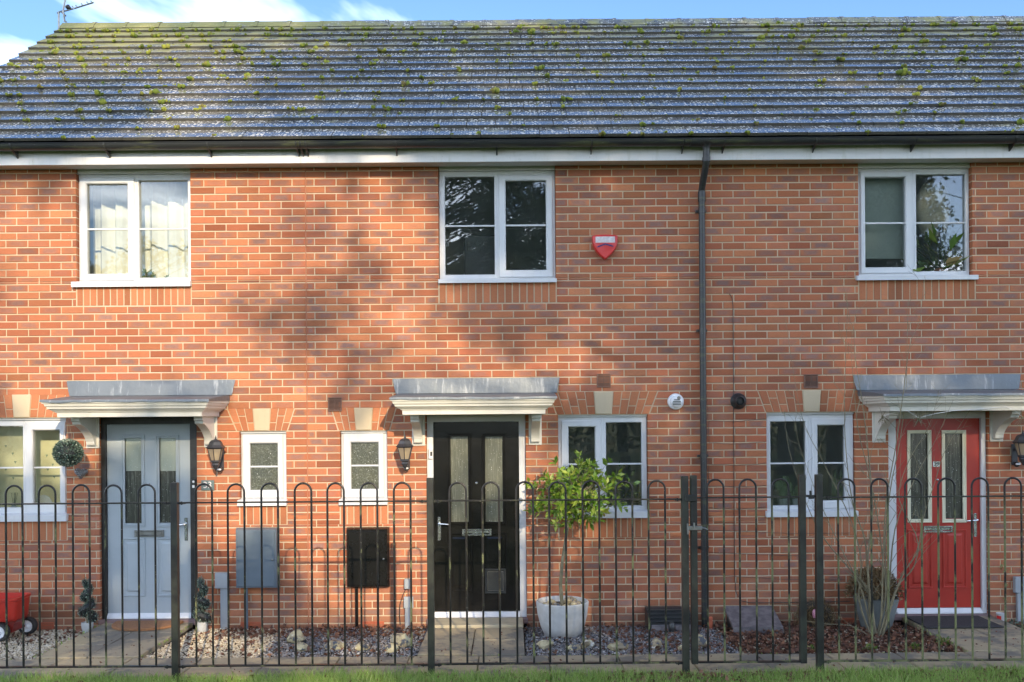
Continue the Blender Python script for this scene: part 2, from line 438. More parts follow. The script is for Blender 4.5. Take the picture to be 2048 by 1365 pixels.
MT['terracotta'] = plain('terracotta_vent', (0.19, 0.105, 0.075), (0.16, 0.09, 0.065), 0.8, 10)
MT['red_vent'] = plain('red_airbrick', (0.50, 0.13, 0.06), (0.42, 0.11, 0.055), 0.75, 10)
MT['mauve_sill'] = plain('mauve_brick_sill', (0.22, 0.15, 0.15), (0.18, 0.13, 0.125), 0.8, 10, bump=0.3)
MT['grey_box'] = plain('blue_grey_meter_cabinet', (0.13, 0.165, 0.20), (0.115, 0.15, 0.18), 0.4, 3)
MT['black_box'] = plain('black_meter_cabinet', (0.005, 0.005, 0.005), (0.008, 0.008, 0.008), 0.28, 4, spec=0.35)
MT['pale_grey'] = plain('pale_grey_plastic', (0.34, 0.37, 0.40), (0.30, 0.33, 0.36), 0.45, 5)
MT['alarm_red'] = plain('red_alarm_plastic', (0.62, 0.035, 0.032), (0.55, 0.03, 0.03), 0.3, 4)
MT['alarm_blue'] = plain('navy_print', (0.03, 0.02, 0.13), None, 0.4)
MT['print_white'] = plain('worn_white_print', (0.72, 0.68, 0.68), (0.55, 0.48, 0.48), 0.5, 30)
MT['wagon_red'] = plain('red_wagon_plastic', (0.52, 0.035, 0.022), (0.44, 0.035, 0.025), 0.32, 6)
MT['wagon_dark_red'] = plain('dark_red_wagon_bracket', (0.25, 0.022, 0.015), None, 0.4, 6)
MT['rubber'] = plain('black_rubber', (0.018, 0.018, 0.018), (0.03, 0.03, 0.028), 0.6, 8)
MT['pot_white'] = plain('white_glazed_pot', (0.56, 0.575, 0.575), (0.44, 0.455, 0.45), 0.5, 7, bump=0.2)
MT['pot_grey'] = plain('grey_stone_pot', (0.16, 0.18, 0.18), (0.11, 0.125, 0.125), 0.6, 5)
MT['coir'] = plain('brown_coir', (0.36, 0.17, 0.075), (0.28, 0.14, 0.065), 0.95, 40, bump=1.0, bscale=180, bdist=0.01)
MT['dark_mat'] = plain('dark_ribbed_mat', (0.03, 0.03, 0.032), (0.05, 0.05, 0.05), 0.9, 60, bump=1.0, bscale=220)
MT['slate_box'] = plain('weathered_grey_board', (0.20, 0.18, 0.18), (0.11, 0.10, 0.105), 0.45, 14, bump=0.3)
MT['plaque'] = plain('slate_green_plaque', (0.12, 0.165, 0.16), (0.10, 0.14, 0.14), 0.45, 6)
MT['lantern'] = plain('black_cast_lantern', (0.025, 0.027, 0.032), (0.045, 0.045, 0.05), 0.38, 10)
def frosted(name, c):
    g = G(name)
    t = g.n('ShaderNodeBsdfTransparent', Color=c)
    d = g.n('ShaderNodeBsdfTranslucent', Color=c)
    p = g.n('ShaderNodeBsdfPrincipled', Base_Color=c, Roughness=0.2)
    m1 = g.n('ShaderNodeMixShader', _0=0.55, _1=d.outputs[0], _2=p.outputs[0])
    m2 = g.n('ShaderNodeMixShader', _0=0.55, _1=t.outputs[0], _2=m1.outputs[0])
    g.nt.links.new(m2.outputs[0], g.out.inputs[0])
    return g.m
MT['lantern_glass'] = frosted('lantern_glass', (0.72, 0.62, 0.46))
MT['bulb'] = plain('frosted_bulb', (0.75, 0.72, 0.62), None, 0.4)
MT['curtain'] = plain('cream_curtain', (0.82, 0.79, 0.70), (0.76, 0.73, 0.64), 0.9, 5)
MT['blind_yellow'] = plain('pale_yellow_blind', (0.80, 0.73, 0.46), (0.74, 0.67, 0.42), 0.85, 2)
MT['blind_teal'] = plain('pale_green_blind', (0.62, 0.70, 0.67), (0.57, 0.65, 0.62), 0.85, 2)
MT['blind_motif'] = plain('blind_motif_print', (0.30, 0.36, 0.26), None, 0.8)
MT['dark_item'] = plain('dark_furniture', (0.02, 0.022, 0.022), None, 0.5)
MT['pale_shade'] = plain('pale_lampshade', (0.68, 0.64, 0.52), None, 0.8)
MT['plant_green'] = leafmat('houseplant_leaf', [(0.05, 0.12, 0.02), (0.10, 0.19, 0.03), (0.20, 0.26, 0.05), (0.30, 0.22, 0.09)], 0.4, 0.25)
MT['cactus'] = plain('cactus_skin', (0.16, 0.23, 0.10), (0.11, 0.17, 0.075), 0.6, 20)
MT['aerial'] = plain('weathered_aluminium', (0.30, 0.32, 0.32), (0.18, 0.20, 0.19), 0.45, 20, metal=0.6)
MT['pink'] = plain('pink_plastic', (0.62, 0.26, 0.33), None, 0.5)
MT['wire'] = plain('rusty_wire', (0.10, 0.065, 0.05), None, 0.7)
MT['pewter'] = plain('pewter_grey', (0.12, 0.13, 0.15), (0.25, 0.26, 0.28), 0.35, 25, metal=0.4)
MT['string'] = plain('brown_string', (0.30, 0.24, 0.16), None, 0.9)
MT['gable'] = plain('gable_brick', (0.36, 0.13, 0.07), (0.28, 0.11, 0.075), 0.9, 20, bump=0.4)

# ------------------------------------------------------------------ mesh and object helpers
WL = {}                                               # world place of every object's origin
def put(o, loc=(0, 0, 0), parent=None):
    COL.objects.link(o)
    WL[o.name] = Vector(loc)
    if parent is not None:
        o.parent = parent
        o.location = Vector(loc) - WL[parent.name]
    else:
        o.location = loc
    return o
def tag(o, label=None, cat=None, group=None, kind=None):
    if label: o['label'] = label
    if cat: o['category'] = cat
    if group: o['group'] = group
    if kind: o['kind'] = kind
    return o
def thing(name, loc, label, cat, group=None):
    o = bpy.data.objects.new(name, None)
    o.empty_display_size = 0.1
    put(o, loc)
    return tag(o, label, cat, group)

class MB:
    def __init__(s):
        s.v, s.f, s.uv, s.par = [], [], [], []
    def add(s, vs, fs):
        k = len(s.v)
        s.v += [tuple(x) for x in vs]
        s.f += [tuple(i + k for i in f) for f in fs]
        return s
    def box(s, x0, x1, y0, y1, z0, z1):
        return s.add([(x0, y0, z0), (x1, y0, z0), (x1, y1, z0), (x0, y1, z0), (x0, y0, z1), (x1, y0, z1), (x1, y1, z1), (x0, y1, z1)],
                     [(0, 1, 5, 4), (1, 2, 6, 5), (2, 3, 7, 6), (3, 0, 4, 7), (4, 5, 6, 7), (3, 2, 1, 0)])
    def cbox(s, x0, x1, y0, y1, z0, z1, c=0.004):
        """box with chamfered edges"""
        ax = ((x0, x1), (y0, y1), (z0, z1))
        vs, ix = [], {}
        for i in (0, 1):
            for j in (0, 1):
                for k in (0, 1):
                    p = [ax[0][i], ax[1][j], ax[2][k]]
                    q = [c if i == 0 else -c, c if j == 0 else -c, c if k == 0 else -c]
                    for a in range(3):
                        r = [p[b] + (0 if b == a else q[b]) for b in range(3)]
                        ix[(i, j, k, a)] = len(vs); vs.append(r)
        fs = []
        for a in range(3):
            b, d = (a + 1) % 3, (a + 2) % 3
            for e in (0, 1):
                def key(x, y):
                    t = [0, 0, 0]; t[a] = e; t[b] = x; t[d] = y
                    return ix[(*t, a)]
                fs.append((key(0, 0), key(1, 0), key(1, 1), key(0, 1)))
            for x in (0, 1):
                for y in (0, 1):
                    def k2(e, w):
                        t = [0, 0, 0]; t[a] = e; t[b] = x; t[d] = y
                        return ix[(*t, w)]
                    fs.append((k2(0, b), k2(1, b), k2(1, d), k2(0, d)))
        for i in (0, 1):
            for j in (0, 1):
                for k in (0, 1):
                    fs.append((ix[(i, j, k, 0)], ix[(i, j, k, 1)], ix[(i, j, k, 2)]))
        return s.add(vs, fs)
    def prism_y(s, poly, y0, y1):
        n = len(poly)
        vs = [(x, y0, z) for x, z in poly] + [(x, y1, z) for x, z in poly]
        fs = [tuple(range(n)), tuple(range(2 * n - 1, n - 1, -1))] + [(i, (i + 1) % n, n + (i + 1) % n, n + i) for i in range(n)]
        return s.add(vs, fs)
    def prism_x(s, poly, x0, x1):
        n = len(poly)
        vs = [(x0, y, z) for y, z in poly] + [(x1, y, z) for y, z in poly]
        fs = [tuple(range(n)), tuple(range(2 * n - 1, n - 1, -1))] + [(i, (i + 1) % n, n + (i + 1) % n, n + i) for i in range(n)]
        return s.add(vs, fs)
    def loops(s, L, cap0=False, cap1=False, closed=True, wrap=False):
        n = len(L[0])
        vs = [p for l in L for p in l]
        fs = []
        m = len(L)
        for a in range(m if wrap else m - 1):
            b = (a + 1) % m
            for i in range(n if closed else n - 1):
                j = (i + 1) % n
                fs.append((a * n + i, a * n + j, b * n + j, b * n + i))
        if cap0: fs.append(tuple(range(n - 1, -1, -1)))
        if cap1: fs.append(tuple(range((m - 1) * n, m * n)))
        return s.add(vs, fs)
    def ring(s, o, i, y0, y1, c=0.006):
        """mitred frame between two rectangles (X0 X1 Z0 Z1); y0 front, y1 back"""
        def lp(r, y, d=0.0):
            return [(r[0] - d, y, r[2] - d), (r[1] + d, y, r[2] - d), (r[1] + d, y, r[3] + d), (r[0] - d, y, r[3] + d)]
        return s.loops([lp(o, y1), lp(o, y0 + c * 0.5), lp(o, y0, -c * 0.5), lp(i, y0, c), lp(i, y0 + c, 0), lp(i, y1)], wrap=True)
    def tube(s, pts, r, seg=8, cap=True, closed=False):
        pts = [Vector(p) for p in pts]
        n = len(pts)
        rr = r if isinstance(r, (list, tuple)) else [r] * n
        L, up = [], None
        for i, p in enumerate(pts):
            if closed:
                t = (pts[(i + 1) % n] - pts[i - 1])
            else:
                t = pts[min(i + 1, n - 1)] - pts[max(i - 1, 0)]
            t = t.normalized() if t.length > 1e-9 else Vector((0, 0, 1))
            if up is None:
                up = Vector((0, 1, 0)) if abs(t.y) < 0.9 else Vector((1, 0, 0))
            a = (up - t * up.dot(t))
            a = a.normalized() if a.length > 1e-6 else t.orthogonal().normalized()
            up = a
            b = t.cross(a)
            L.append([p + (a * math.cos(k * 2 * math.pi / seg) + b * math.sin(k * 2 * math.pi / seg)) * rr[i] for k in range(seg)])
        return s.loops(L, cap and not closed, cap and not closed, True, closed)
    def lathe(s, prof, c=(0, 0, 0), seg=24, sx=1.0, sy=1.0, cap0=True, cap1=True):
        L = [[(c[0] + r * sx * math.cos(k * 2 * math.pi / seg), c[1] + r * sy * math.sin(k * 2 * math.pi / seg), c[2] + z) for k in range(seg)] for r, z in prof]
        return s.loops(L, cap0, cap1)
    def blob(s, c, r, seg=8, rings=6, jit=0.2):
        L = []
        for i in range(1, rings):
            t = math.pi * i / rings
            L.append([(c[0] + r[0] * math.sin(t) * math.cos(2 * math.pi * k / seg) * (1 + random.uniform(-jit, jit)),
                       c[1] + r[1] * math.sin(t) * math.sin(2 * math.pi * k / seg) * (1 + random.uniform(-jit, jit)),
                       c[2] - r[2] * math.cos(t) * (1 + random.uniform(-jit, jit) * 0.5)) for k in range(seg)])
        return s.loops(L, True, True)
    def mesh(s, name, smooth=None):
        me = bpy.data.meshes.new(name)
        me.from_pydata(s.v, [], s.f)
        if s.uv:
            ul = me.uv_layers.new(name='UVMap')
            flat = [c for u in s.uv for c in u]
            ul.data.foreach_set('uv', flat)
        if s.par:
            at = me.attributes.new('par', 'FLOAT_COLOR', 'POINT')
            at.data.foreach_set('color', [c for p in s.par for c in p])
        elif len(s.f) < 4000:
            bm = bmesh.new(); bm.from_mesh(me)
            bmesh.ops.recalc_face_normals(bm, faces=bm.faces)
            bm.to_mesh(me); bm.free()
        if smooth is not None:
            me.polygons.foreach_set('use_smooth', [True] * len(me.polygons))
            me.set_sharp_from_angle(angle=R(smooth))
        return me
    def build(s, name, mat, parent=None, smooth=None, loc=(0, 0, 0)):
        me = s.mesh(name, smooth)
        me.materials.append(MT[mat])
        o = bpy.data.objects.new(name, me)
        return put(o, loc, parent)
def box(name, mat, parent, *a, c=None):
    m = MB()
    m.cbox(*a, c) if c else m.box(*a)
    return m.build(name, mat, parent)

def bulk(name, V, Fc, mat, parent=None, rnd=None, loc=(0, 0, 0), smooth=False):
    """large mesh from arrays: V (n,3), Fc (m,k)"""
    me = bpy.data.meshes.new(name)
    V = np.asarray(V, np.float32); Fc = np.asarray(Fc, np.int32)
    m, k = Fc.shape
    me.vertices.add(len(V)); me.vertices.foreach_set('co', V.ravel())
    me.loops.add(m * k); me.loops.foreach_set('vertex_index', Fc.ravel())
    me.polygons.add(m)
    me.polygons.foreach_set('loop_start', np.arange(0, m * k, k, dtype=np.int32))
    me.update(calc_edges=True)
    if rnd is not None:
        at = me.attributes.new('rnd', 'FLOAT', 'POINT')
        at.data.foreach_set('value', np.asarray(rnd, np.float32))
    if smooth:
        me.polygons.foreach_set('use_smooth', [True] * m)
    me.materials.append(MT[mat])
    return put(bpy.data.objects.new(name, me), loc, parent)
def unit(a):
    return a / (np.linalg.norm(a, axis=1, keepdims=True) + 1e-9)
def leaves(pos, size, axis=None, aspect=0.45, fold=0.12, jitter=1.0):
    """rhombic folded leaves: returns V, F, rnd"""
    n = len(pos)
    d = unit(RNG.normal(size=(n, 3)))
    if axis is not None:
        d = unit(axis + d * jitter)
    s = unit(np.cross(d, unit(RNG.normal(size=(n, 3)))))
    nn = np.cross(d, s)
    size = np.asarray(size).reshape(-1, 1) * np.ones((n, 1))
    mid = pos + d * size * 0.45
    V = np.stack([pos, mid + s * size * aspect * 0.5 + nn * size * fold, pos + d * size, mid - s * size * aspect * 0.5 + nn * size * fold], 1).reshape(-1, 3)
    Fc = (np.arange(n)[:, None] * 4 + np.array([[0, 1, 2, 3]]))
    return V, Fc, np.repeat(RNG.random(n), 4)
ICO_V = None
def ico():
    global ICO_V, ICO_F
    if ICO_V is None:
        bm = bmesh.new(); bmesh.ops.create_icosphere(bm, subdivisions=1, radius=1)
        ICO_V = np.array([v.co[:] for v in bm.verts]); ICO_F = np.array([[v.index for v in f.verts] for f in bm.faces]); bm.free()
    return ICO_V, ICO_F
def stones(pos, size, flat=0.7, jit=0.25):
    iv, jf = ico()
    n, k = len(pos), len(iv)
    sc = np.asarray(size).reshape(-1, 1, 1) * np.stack([RNG.uniform(0.75, 1.25, n), RNG.uniform(0.6, 1.0, n), RNG.uniform(0.45, 0.8, n) * flat / 0.7], 1)[:, None, :]
    V = iv[None] * (1 + RNG.uniform(-jit, jit, (n, k, 1))) * sc
    a = RNG.uniform(0, 2 * math.pi, n); b = RNG.normal(0, 0.45, n)
    ca, sa, cb, sb = np.cos(a)[:, None], np.sin(a)[:, None], np.cos(b)[:, None], np.sin(b)[:, None]
    y, z = V[..., 1] * cb - V[..., 2] * sb, V[..., 1] * sb + V[..., 2] * cb
    x, y = V[..., 0] * ca - y * sa, V[..., 0] * sa + y * ca
    V = np.stack([x, y, z], -1) + pos[:, None, :]
    Fc = jf[None] + (np.arange(n) * k)[:, None, None]
    return V.reshape(-1, 3), Fc.reshape(-1, 3), np.repeat(RNG.random(n), k)
def text_mesh(name, body, size, mat, parent, loc, depth=0.002):
    cu = bpy.data.curves.new(name, 'FONT')
    cu.body = body; cu.size = size; cu.extrude = depth; cu.align_x = 'CENTER'; cu.align_y = 'CENTER'
    to = bpy.data.objects.new('tmp_text', cu)
    COL.objects.link(to)
    bpy.context.view_layer.update()
    me = bpy.data.meshes.new_from_object(to.evaluated_get(bpy.context.evaluated_depsgraph_get()))
    bpy.data.objects.remove(to)
    me.name = name
    me.transform(Matrix.Rotation(R(90), 4, 'X'))
    me.materials.clear(); me.materials.append(MT[mat])
    return put(bpy.data.objects.new(name, me), loc, parent)

# ------------------------------------------------------------------ ground, lawn, paving
PZ = 0.09                                             # top of the paving
def sheet(name, x0, x1, ys, zs, mat, nx=2):
    m = MB()
    L = [[(x0 + (x1 - x0) * i / (nx - 1), y, z) for i in range(nx)] for y, z in zip(ys, zs)]
    m.loops(L, closed=False)
    return tag(m.build(name, mat), kind='structure')
sheet('lawn', -200, 200, [-250, -60, -12, -3.0, -1.93], [1.2, 0.9, 0.16, 0.065, 0.06], 'lawn')
sheet('ground', -200, 200, [-1.925, -1.36, 0.1, 12, 250], [0.035, 0.03, -0.03, -0.04, -0.04], 'soil')

def slab_row(parent, x0, x1, y0, y1, nx, ny, z, mat='slab', off=0.0, th=0.05, zj=0.004):
    cw, ch = (x1 - x0) / nx, (y1 - y0) / ny
    for j in range(ny):
        for i in range(nx):
            a, b = x0 + i * cw + 0.004, x0 + (i + 1) * cw - 0.004
            c, d = y0 + j * ch + 0.004, y0 + (j + 1) * ch - 0.004
            dz = random.uniform(-zj, zj)
            box('slab', mat, parent, a, b, c, d, z - th + dz, z + dz, c=0.006)
cross = tag(MB().box(-9, 9, -1.91, -1.37, -0.02, PZ - 0.055).build('path', 'soil'), 'pavement of buff slabs behind the railings, across all three houses', 'path', kind='structure')
slab_row(cross, -6.3, 6.3, -1.92, -1.36, 21, 1, PZ)
pl = tag(MB().box(-4.15, -3.26, -1.35, -0.01, -0.03, 0.045).build('path', 'soil'), 'slab path leading to the grey front door', 'path', kind='structure')
slab_row(pl, -4.16, -3.25, -1.352, -0.02, 2, 3, 0.10)
pm = tag(MB().box(-0.83, 0.09, -1.35, -0.01, -0.03, 0.05).build('path', 'soil'), 'slab path leading to the black front door', 'path', kind='structure')
slab_row(pm, -0.84, 0.10, -1.352, -0.36, 2, 2, 0.10)
slab_row(pm, -0.84, 0.10, -0.36, -0.02, 1, 1, 0.125, 'pale_slab')
pr = tag(MB().box(3.95, 4.86, -1.35, -0.01, -0.03, 0.05).build('path', 'soil'), 'slab path leading to the red front door', 'path', kind='structure')
slab_row(pr, 3.94, 4.87, -1.352, -0.02, 2, 3, 0.10)

# ------------------------------------------------------------------ the three houses
XB = [-5.97, P(613, 700).x, 1.93, 5.95, 9.97]
HN = ['red brick house with the pale grey front door, left of the terrace', 'red brick house with the black front door, middle of the terrace', 'red brick house with the red front door, second from the right end', 'end house of the terrace, only its roof edge in view at the far right']
H = [thing('terraced_house', ((XB[i] + XB[i + 1]) / 2, 0, 0), HN[i], 'house', 'houses of the brick terrace') for i in range(4)]
def hof(x):
    return 0 if x < XB[1] else (1 if x < XB[2] else (2 if x < XB[3] else 3))
SOF = 4.712                                           # soffit height

# windows: outer frame, casement outer, casement glass, fixed glass, glazing bar row, sill (photo pixels)
WIN = [
    dict(h=0, O=(152, 381, 349.5, 563), co=(159.6, 268.3, 356, 561.5), cg=(173.3, 254.6, 367.7, 547.8), fg=(277.5, 375.3, 360.8, 555.6), bar=458.2, sill=(143.5, 381, 563, 574), up=True, sold=(145, 380.5, 575.5, 611.7), ns=17),
    dict(h=1, O=(877, 1111.5, 342.7, 558), co=(997.8, 1105.5, 351.3, 554.6), cg=(1011.5, 1092.2, 361.5, 540.3), fg=(889.8, 989, 353.7, 549.5), bar=451.4, sill=(877, 1113.4, 558, 566), up=True, sold=(877, 1111.5, 568, 606.5), ns=16),
    dict(h=2, O=(1717, 1944.4, 337.6, 551), co=(1721.5, 1824.8, 343.7, 546.8), cg=(1731, 1811.8, 354.7, 534.8), fg=(1833.3, 1931.7, 348.9, 542.7), bar=446, sill=(1713.7, 1955.7, 551, 560.4), up=True, sold=(1717, 1951, 562, 600), ns=16),
    dict(h=0, O=(-46, 132.8, 836.5, 1031), co=(52, 131, 844, 1027), cg=(65.3, 118.8, 861, 1006.6), fg=(-37, 45.2, 853, 1016), bar=936, sill=(-50, 134, 1030.5, 1043.5), sold=(-46, 132.5, 1045, 1082), ns=13, arch=(-62, 148, -47, 134, 789.5, 832), key=(24, 62), na=5),
    dict(h=0, O=(478.7, 572.7, 863, 1001.6), co=(485, 566, 869, 996), cg=(499.5, 555, 887.3, 980.7), fg=None, bar=933.8, sill=(475, 573.5, 1001, 1012), sold=(473.6, 572.7, 1013.5, 1050), ns=7, arch=(454.6, 589, 473.6, 574, 817.4, 860.6), key=(505.4, 541), na=3, obs=True),
    dict(h=1, O=(680, 774.6, 862, 1000), co=(686.5, 768, 867, 994.5), cg=(701.7, 756.8, 885.3, 978.7), fg=None, bar=931.7, sill=(678, 775.3, 999.5, 1010), sold=(678, 775, 1011.5, 1049), ns=7, arch=(662.8, 792, 676.8, 778.4, 816, 858), key=(708.5, 745.3), na=3, obs=True),
    dict(h=1, O=(1116.6, 1296, 830, 1024), co=(1123, 1201.7, 841.6, 1020), cg=(1137.4, 1190.5, 854.3, 1002), fg=(1212.4, 1283.5, 845.4, 1012.2), bar=928.7, sill=(1113, 1297, 1023.5, 1036.6), sold=(1116.6, 1296.5, 1038, 1076), ns=13, arch=(1097, 1315.7, 1114, 1298, 783.7, 826), key=(1188, 1226.6), na=5),
    dict(h=2, O=(1533.6, 1711.3, 825, 1023.5), co=(1624.5, 1707, 837.8, 1016.8), cg=(1636, 1689.8, 851, 1001.6), fg=(1541.5, 1611.8, 843.6, 1011.7), bar=927, sill=(1532, 1716, 1023, 1034), sold=(1535, 1712, 1035.5, 1073), ns=13, arch=(1516.3, 1724.5, 1531.6, 1714, 781.4, 823), key=(1605, 1642), na=5),
]
DOOR = [dict(h=0, O=(198.8, 394.4, 833, 1240), L=(214.6, 383, 848.7, 1232), g=((250.2, 282.6, 877, 1047), (319.2, 351.7, 877, 1047)), fm='black_paint', lm='grey_door', gm='obscure_dark', mould=(0.036, 'grey_door'), sign='left', thr=1237),
        dict(h=1, O=(853.8, 1052.4, 830, 1238), L=(867.8, 1039, 843.6, 1222), g=((901.5, 937, 873.3, 1044.7), (970.6, 1005.7, 873.3, 1044.7)), fm='upvc', lm='black_door', gm='obscure_door', mould=(0.036, 'black_door'), sign='right', thr=1234.5),
        dict(h=2, O=(1778, 1977, 824, 1230), L=(1790.3, 1960.5, 837, 1215.5), g=((1821.3, 1855.6, 867.7, 1038.4), (1890.6, 1924.9, 867.7, 1038.4)), fm='upvc', lm='red_door', gm='obscure_dark', mould=(0.036, 'cream_upvc'), sign='left', thr=1227)]

OPEN = []                                             # (xl0 xr0 z0 xl1 xr1 z1, gap) openings in the brick face
for W in WIN:
    r = rect(*W['O'])
    if W.get('up'):
        r[3] = 4.80
    W['r'] = r
    OPEN.append((r[0], r[1], r[2], r[0], r[1], r[3], 0.0))
    s = rect(*W['sold']); s[0] = r[0]; s[1] = r[1] if not W.get('up') else max(r[1], s[1])
    s[3] = r[2]
    W['s'] = s
    OPEN.append((s[0], s[1], s[2], s[0], s[1], s[3], 0.008))
    if 'arch' in W:
        a = W['arch']
        t, b = rect(a[0], a[1], a[4], a[5]), rect(a[2], a[3], a[4], a[5])
        W['a'] = (b[0], b[1], r[3] + 0.006, t[0], t[1], t[3])
        OPEN.append((b[0], b[1], r[3], t[0], t[1], t[3], 0.008))
for D in DOOR:
    r = rect(*D['O']); r[2] = -0.05
    D['r'] = r
    OPEN.append((*r[:2], r[2], *r[:2], r[3], 0.0))
OPEN.append((XB[1] - 0.006, XB[1] + 0.006, -0.2, XB[1] - 0.006, XB[1] + 0.006, 4.80, 0.0))

# mortar faces with reveals = the wall of each house
rects = [(o[0], o[1], o[2], o[5]) for o in OPEN if o[0] == o[3] and o[6] == 0.0 and (o[1] - o[0]) > 0.05]
xs = sorted(set(list(XB) + [x for q in rects for x in q[:2]]))
zs = sorted(set([-0.1, 4.86] + [z for q in rects for z in (q[2], min(q[3], 4.86))]))
zs = [z for z in zs if z >= -0.1]
wm = [MB() for _ in range(4)]
MY = 0.0055
for i in range(len(xs) - 1):
    for k in range(len(zs) - 1):
        cx, cz = (xs[i] + xs[i + 1]) / 2, (zs[k] + zs[k + 1]) / 2
        if any(q[0] < cx < q[1] and q[2] < cz < q[3] for q in rects):
            continue
        wm[hof(cx)].add([(xs[i], MY, zs[k]), (xs[i + 1], MY, zs[k]), (xs[i + 1], MY, zs[k + 1]), (xs[i], MY, zs[k + 1])], [(0, 1, 2, 3)])
for q in rects:
    x0, x1, z0, z1 = q[0] - 0.003, q[1] + 0.003, q[2] - 0.003, q[3] + 0.003
    wm[hof((x0 + x1) / 2)].loops([[(x0, MY, z0), (x1, MY, z0), (x1, MY, z1), (x0, MY, z1)], [(x0, 0.2, z0), (x1, 0.2, z0), (x1, 0.2, z1), (x0, 0.2, z1)]])
WALL = [wm[i].build('wall', 'mortar', H[i]) for i in range(4)]

def brick_params():
    p = random.random()
    patch = random.uniform(0.5, 1.0) if p < 0.36 else (random.uniform(0.1, 0.5) if p < 0.65 else 0.0)
    return (min(1, max(0, random.gauss(0.45, 0.28))), patch, min(1, max(0, random.gauss(0.5, 0.16))), 1.0)
def brick_verts(poly, c=0.0035, depth=0.1, jit=0.0012, y=0.0):
    """front outline (4 corners, anticlockwise) -> 12 verts, 9 faces, uvs"""
    cx = sum(p[0] for p in poly) / 4; cz = sum(p[1] for p in poly) / 4
    v = []
    for k, (x, z) in enumerate(poly):
        sx, sz = (1 if x < cx else -1), (1 if z < cz else -1)
        v.append((x + sx * c + random.uniform(-jit, jit), y, z + sz * c + random.uniform(-jit, jit)))
    for x, z in poly:
        v.append((x + random.uniform(-jit, jit) * 0.5, y + c * 0.9, z + random.uniform(-jit, jit) * 0.5))
    for x, z in poly:
        v.append((x, y + depth, z))
    f = [(0, 1, 2, 3)] + [(4 + i, 4 + (i + 1) % 4, (i + 1) % 4, i) for i in range(4)] + [(8 + i, 8 + (i + 1) % 4, 4 + (i + 1) % 4, 4 + i) for i in range(4)]
    q = [(0, 0), (1, 0), (1, 1), (0, 1)]
    qi = [(0.03, 0.08), (0.97, 0.08), (0.97, 0.92), (0.03, 0.92)]
    uvv = qi + q + q
    return v, f, uvv
COURSE, BW, JT = 0.0755, 0.2245, 0.0118
ZREF, XREF = P(988, 607.2).z, P(938.7, 630).x
BH = COURSE - JT
variants = []
for i in range(10):
    m = MB()
    w2, h2 = (BW - JT) / 2, BH / 2
    v, f, u = brick_verts([(-w2, -h2), (w2, -h2), (w2, h2), (-w2, h2)])
    m.add(v, f)
    m.uv = [u[k] for fc in f for k in fc]
    me = m.mesh('brick')
    me.materials.append(MT['brick'])
    variants.append(me)
joined = [MB() for _ in range(4)]
def add_joined(h, poly, y):
    v, f, u = brick_verts(poly, y=y)
    m = joined[h]
    m.add(v, f)
    m.uv += [u[k] for fc in f for k in fc]
    p = brick_params()
    m.par += [p] * len(v)
whole = [[], [], [], []]
for k in range(-46, 20):
    za, zb = ZREF + k * COURSE + JT / 2, ZREF + (k + 1) * COURSE - JT / 2
    if zb < -0.06 or za > 4.80:
        continue
    ph = XREF + (0 if k % 2 == 0 else BW / 2)
    cuts = [za, zb]
    for o in OPEN:
        for ze in (o[2], o[5]):
            if za + 0.012 < ze < zb - 0.012:
                cuts.append(ze)
    cuts = sorted(set(cuts))
    for a, b in zip(cuts[:-1], cuts[1:]):
        if b - a < 0.01: continue
        mid = (a + b) / 2
        bl = []
        for o in OPEN:
            if o[2] < mid < o[5]:
                def at(z, j, o=o):
                    t = (z - o[2]) / (o[5] - o[2])
                    return o[j] + (o[3 + j] - o[j]) * t
                g = o[6]
                bl.append((at(a, 0) - g, at(b, 0) - g, at(a, 1) + g, at(b, 1) + g))
        bl.sort()
        segs, L = [], (XB[0], XB[0])
        for q in bl:
            if min(q[0], q[1]) - max(L) > 0.008:
                segs.append((L, (q[0], q[1])))
            L = (max(L[0], q[2]), max(L[1], q[3]))
        segs.append((L, (XB[4], XB[4])))
        for (l0, l1), (r0, r1) in segs:
            lo, hi = max(l0, l1), min(r0, r1)
            es = []
            n0 = math.floor((lo - ph) / BW)
            for n in range(n0, n0 + 100):
                e = ph + n * BW
                if e > hi - 0.03: break
                if e > lo + 0.03: es.append(e)
            bounds = [(l0, l1, False)] + [(e, e, True) for e in es] + [(r0, r1, False)]
            for (p0, p1, pc), (q0, q1, qc) in zip(bounds[:-1], bounds[1:]):
                j0, j1 = (JT / 2 if pc else 0), (JT / 2 if qc else 0)
                poly = [(p0 + j0, a), (q0 - j1, a), (q1 - j1, b), (p1 + j0, b)]
                cxm = (poly[0][0] + poly[1][0]) / 2
                h = hof(cxm)
                y = random.uniform(-0.0015, 0.0015)
                if pc and qc and len(cuts) == 2:
                    whole[h].append((cxm, (a + b) / 2, y, poly))
                else:
                    add_joined(h, poly, y)
NB = [0, 0, 0, 0]
def single_brick(h, me, loc, sc=None, par=None):
    o = bpy.data.objects.new('brick', me)
    put(o, loc, WALL[h])
    if sc: o.scale = sc
    o.color = par or brick_params()
    NB[h] += 1
    return o
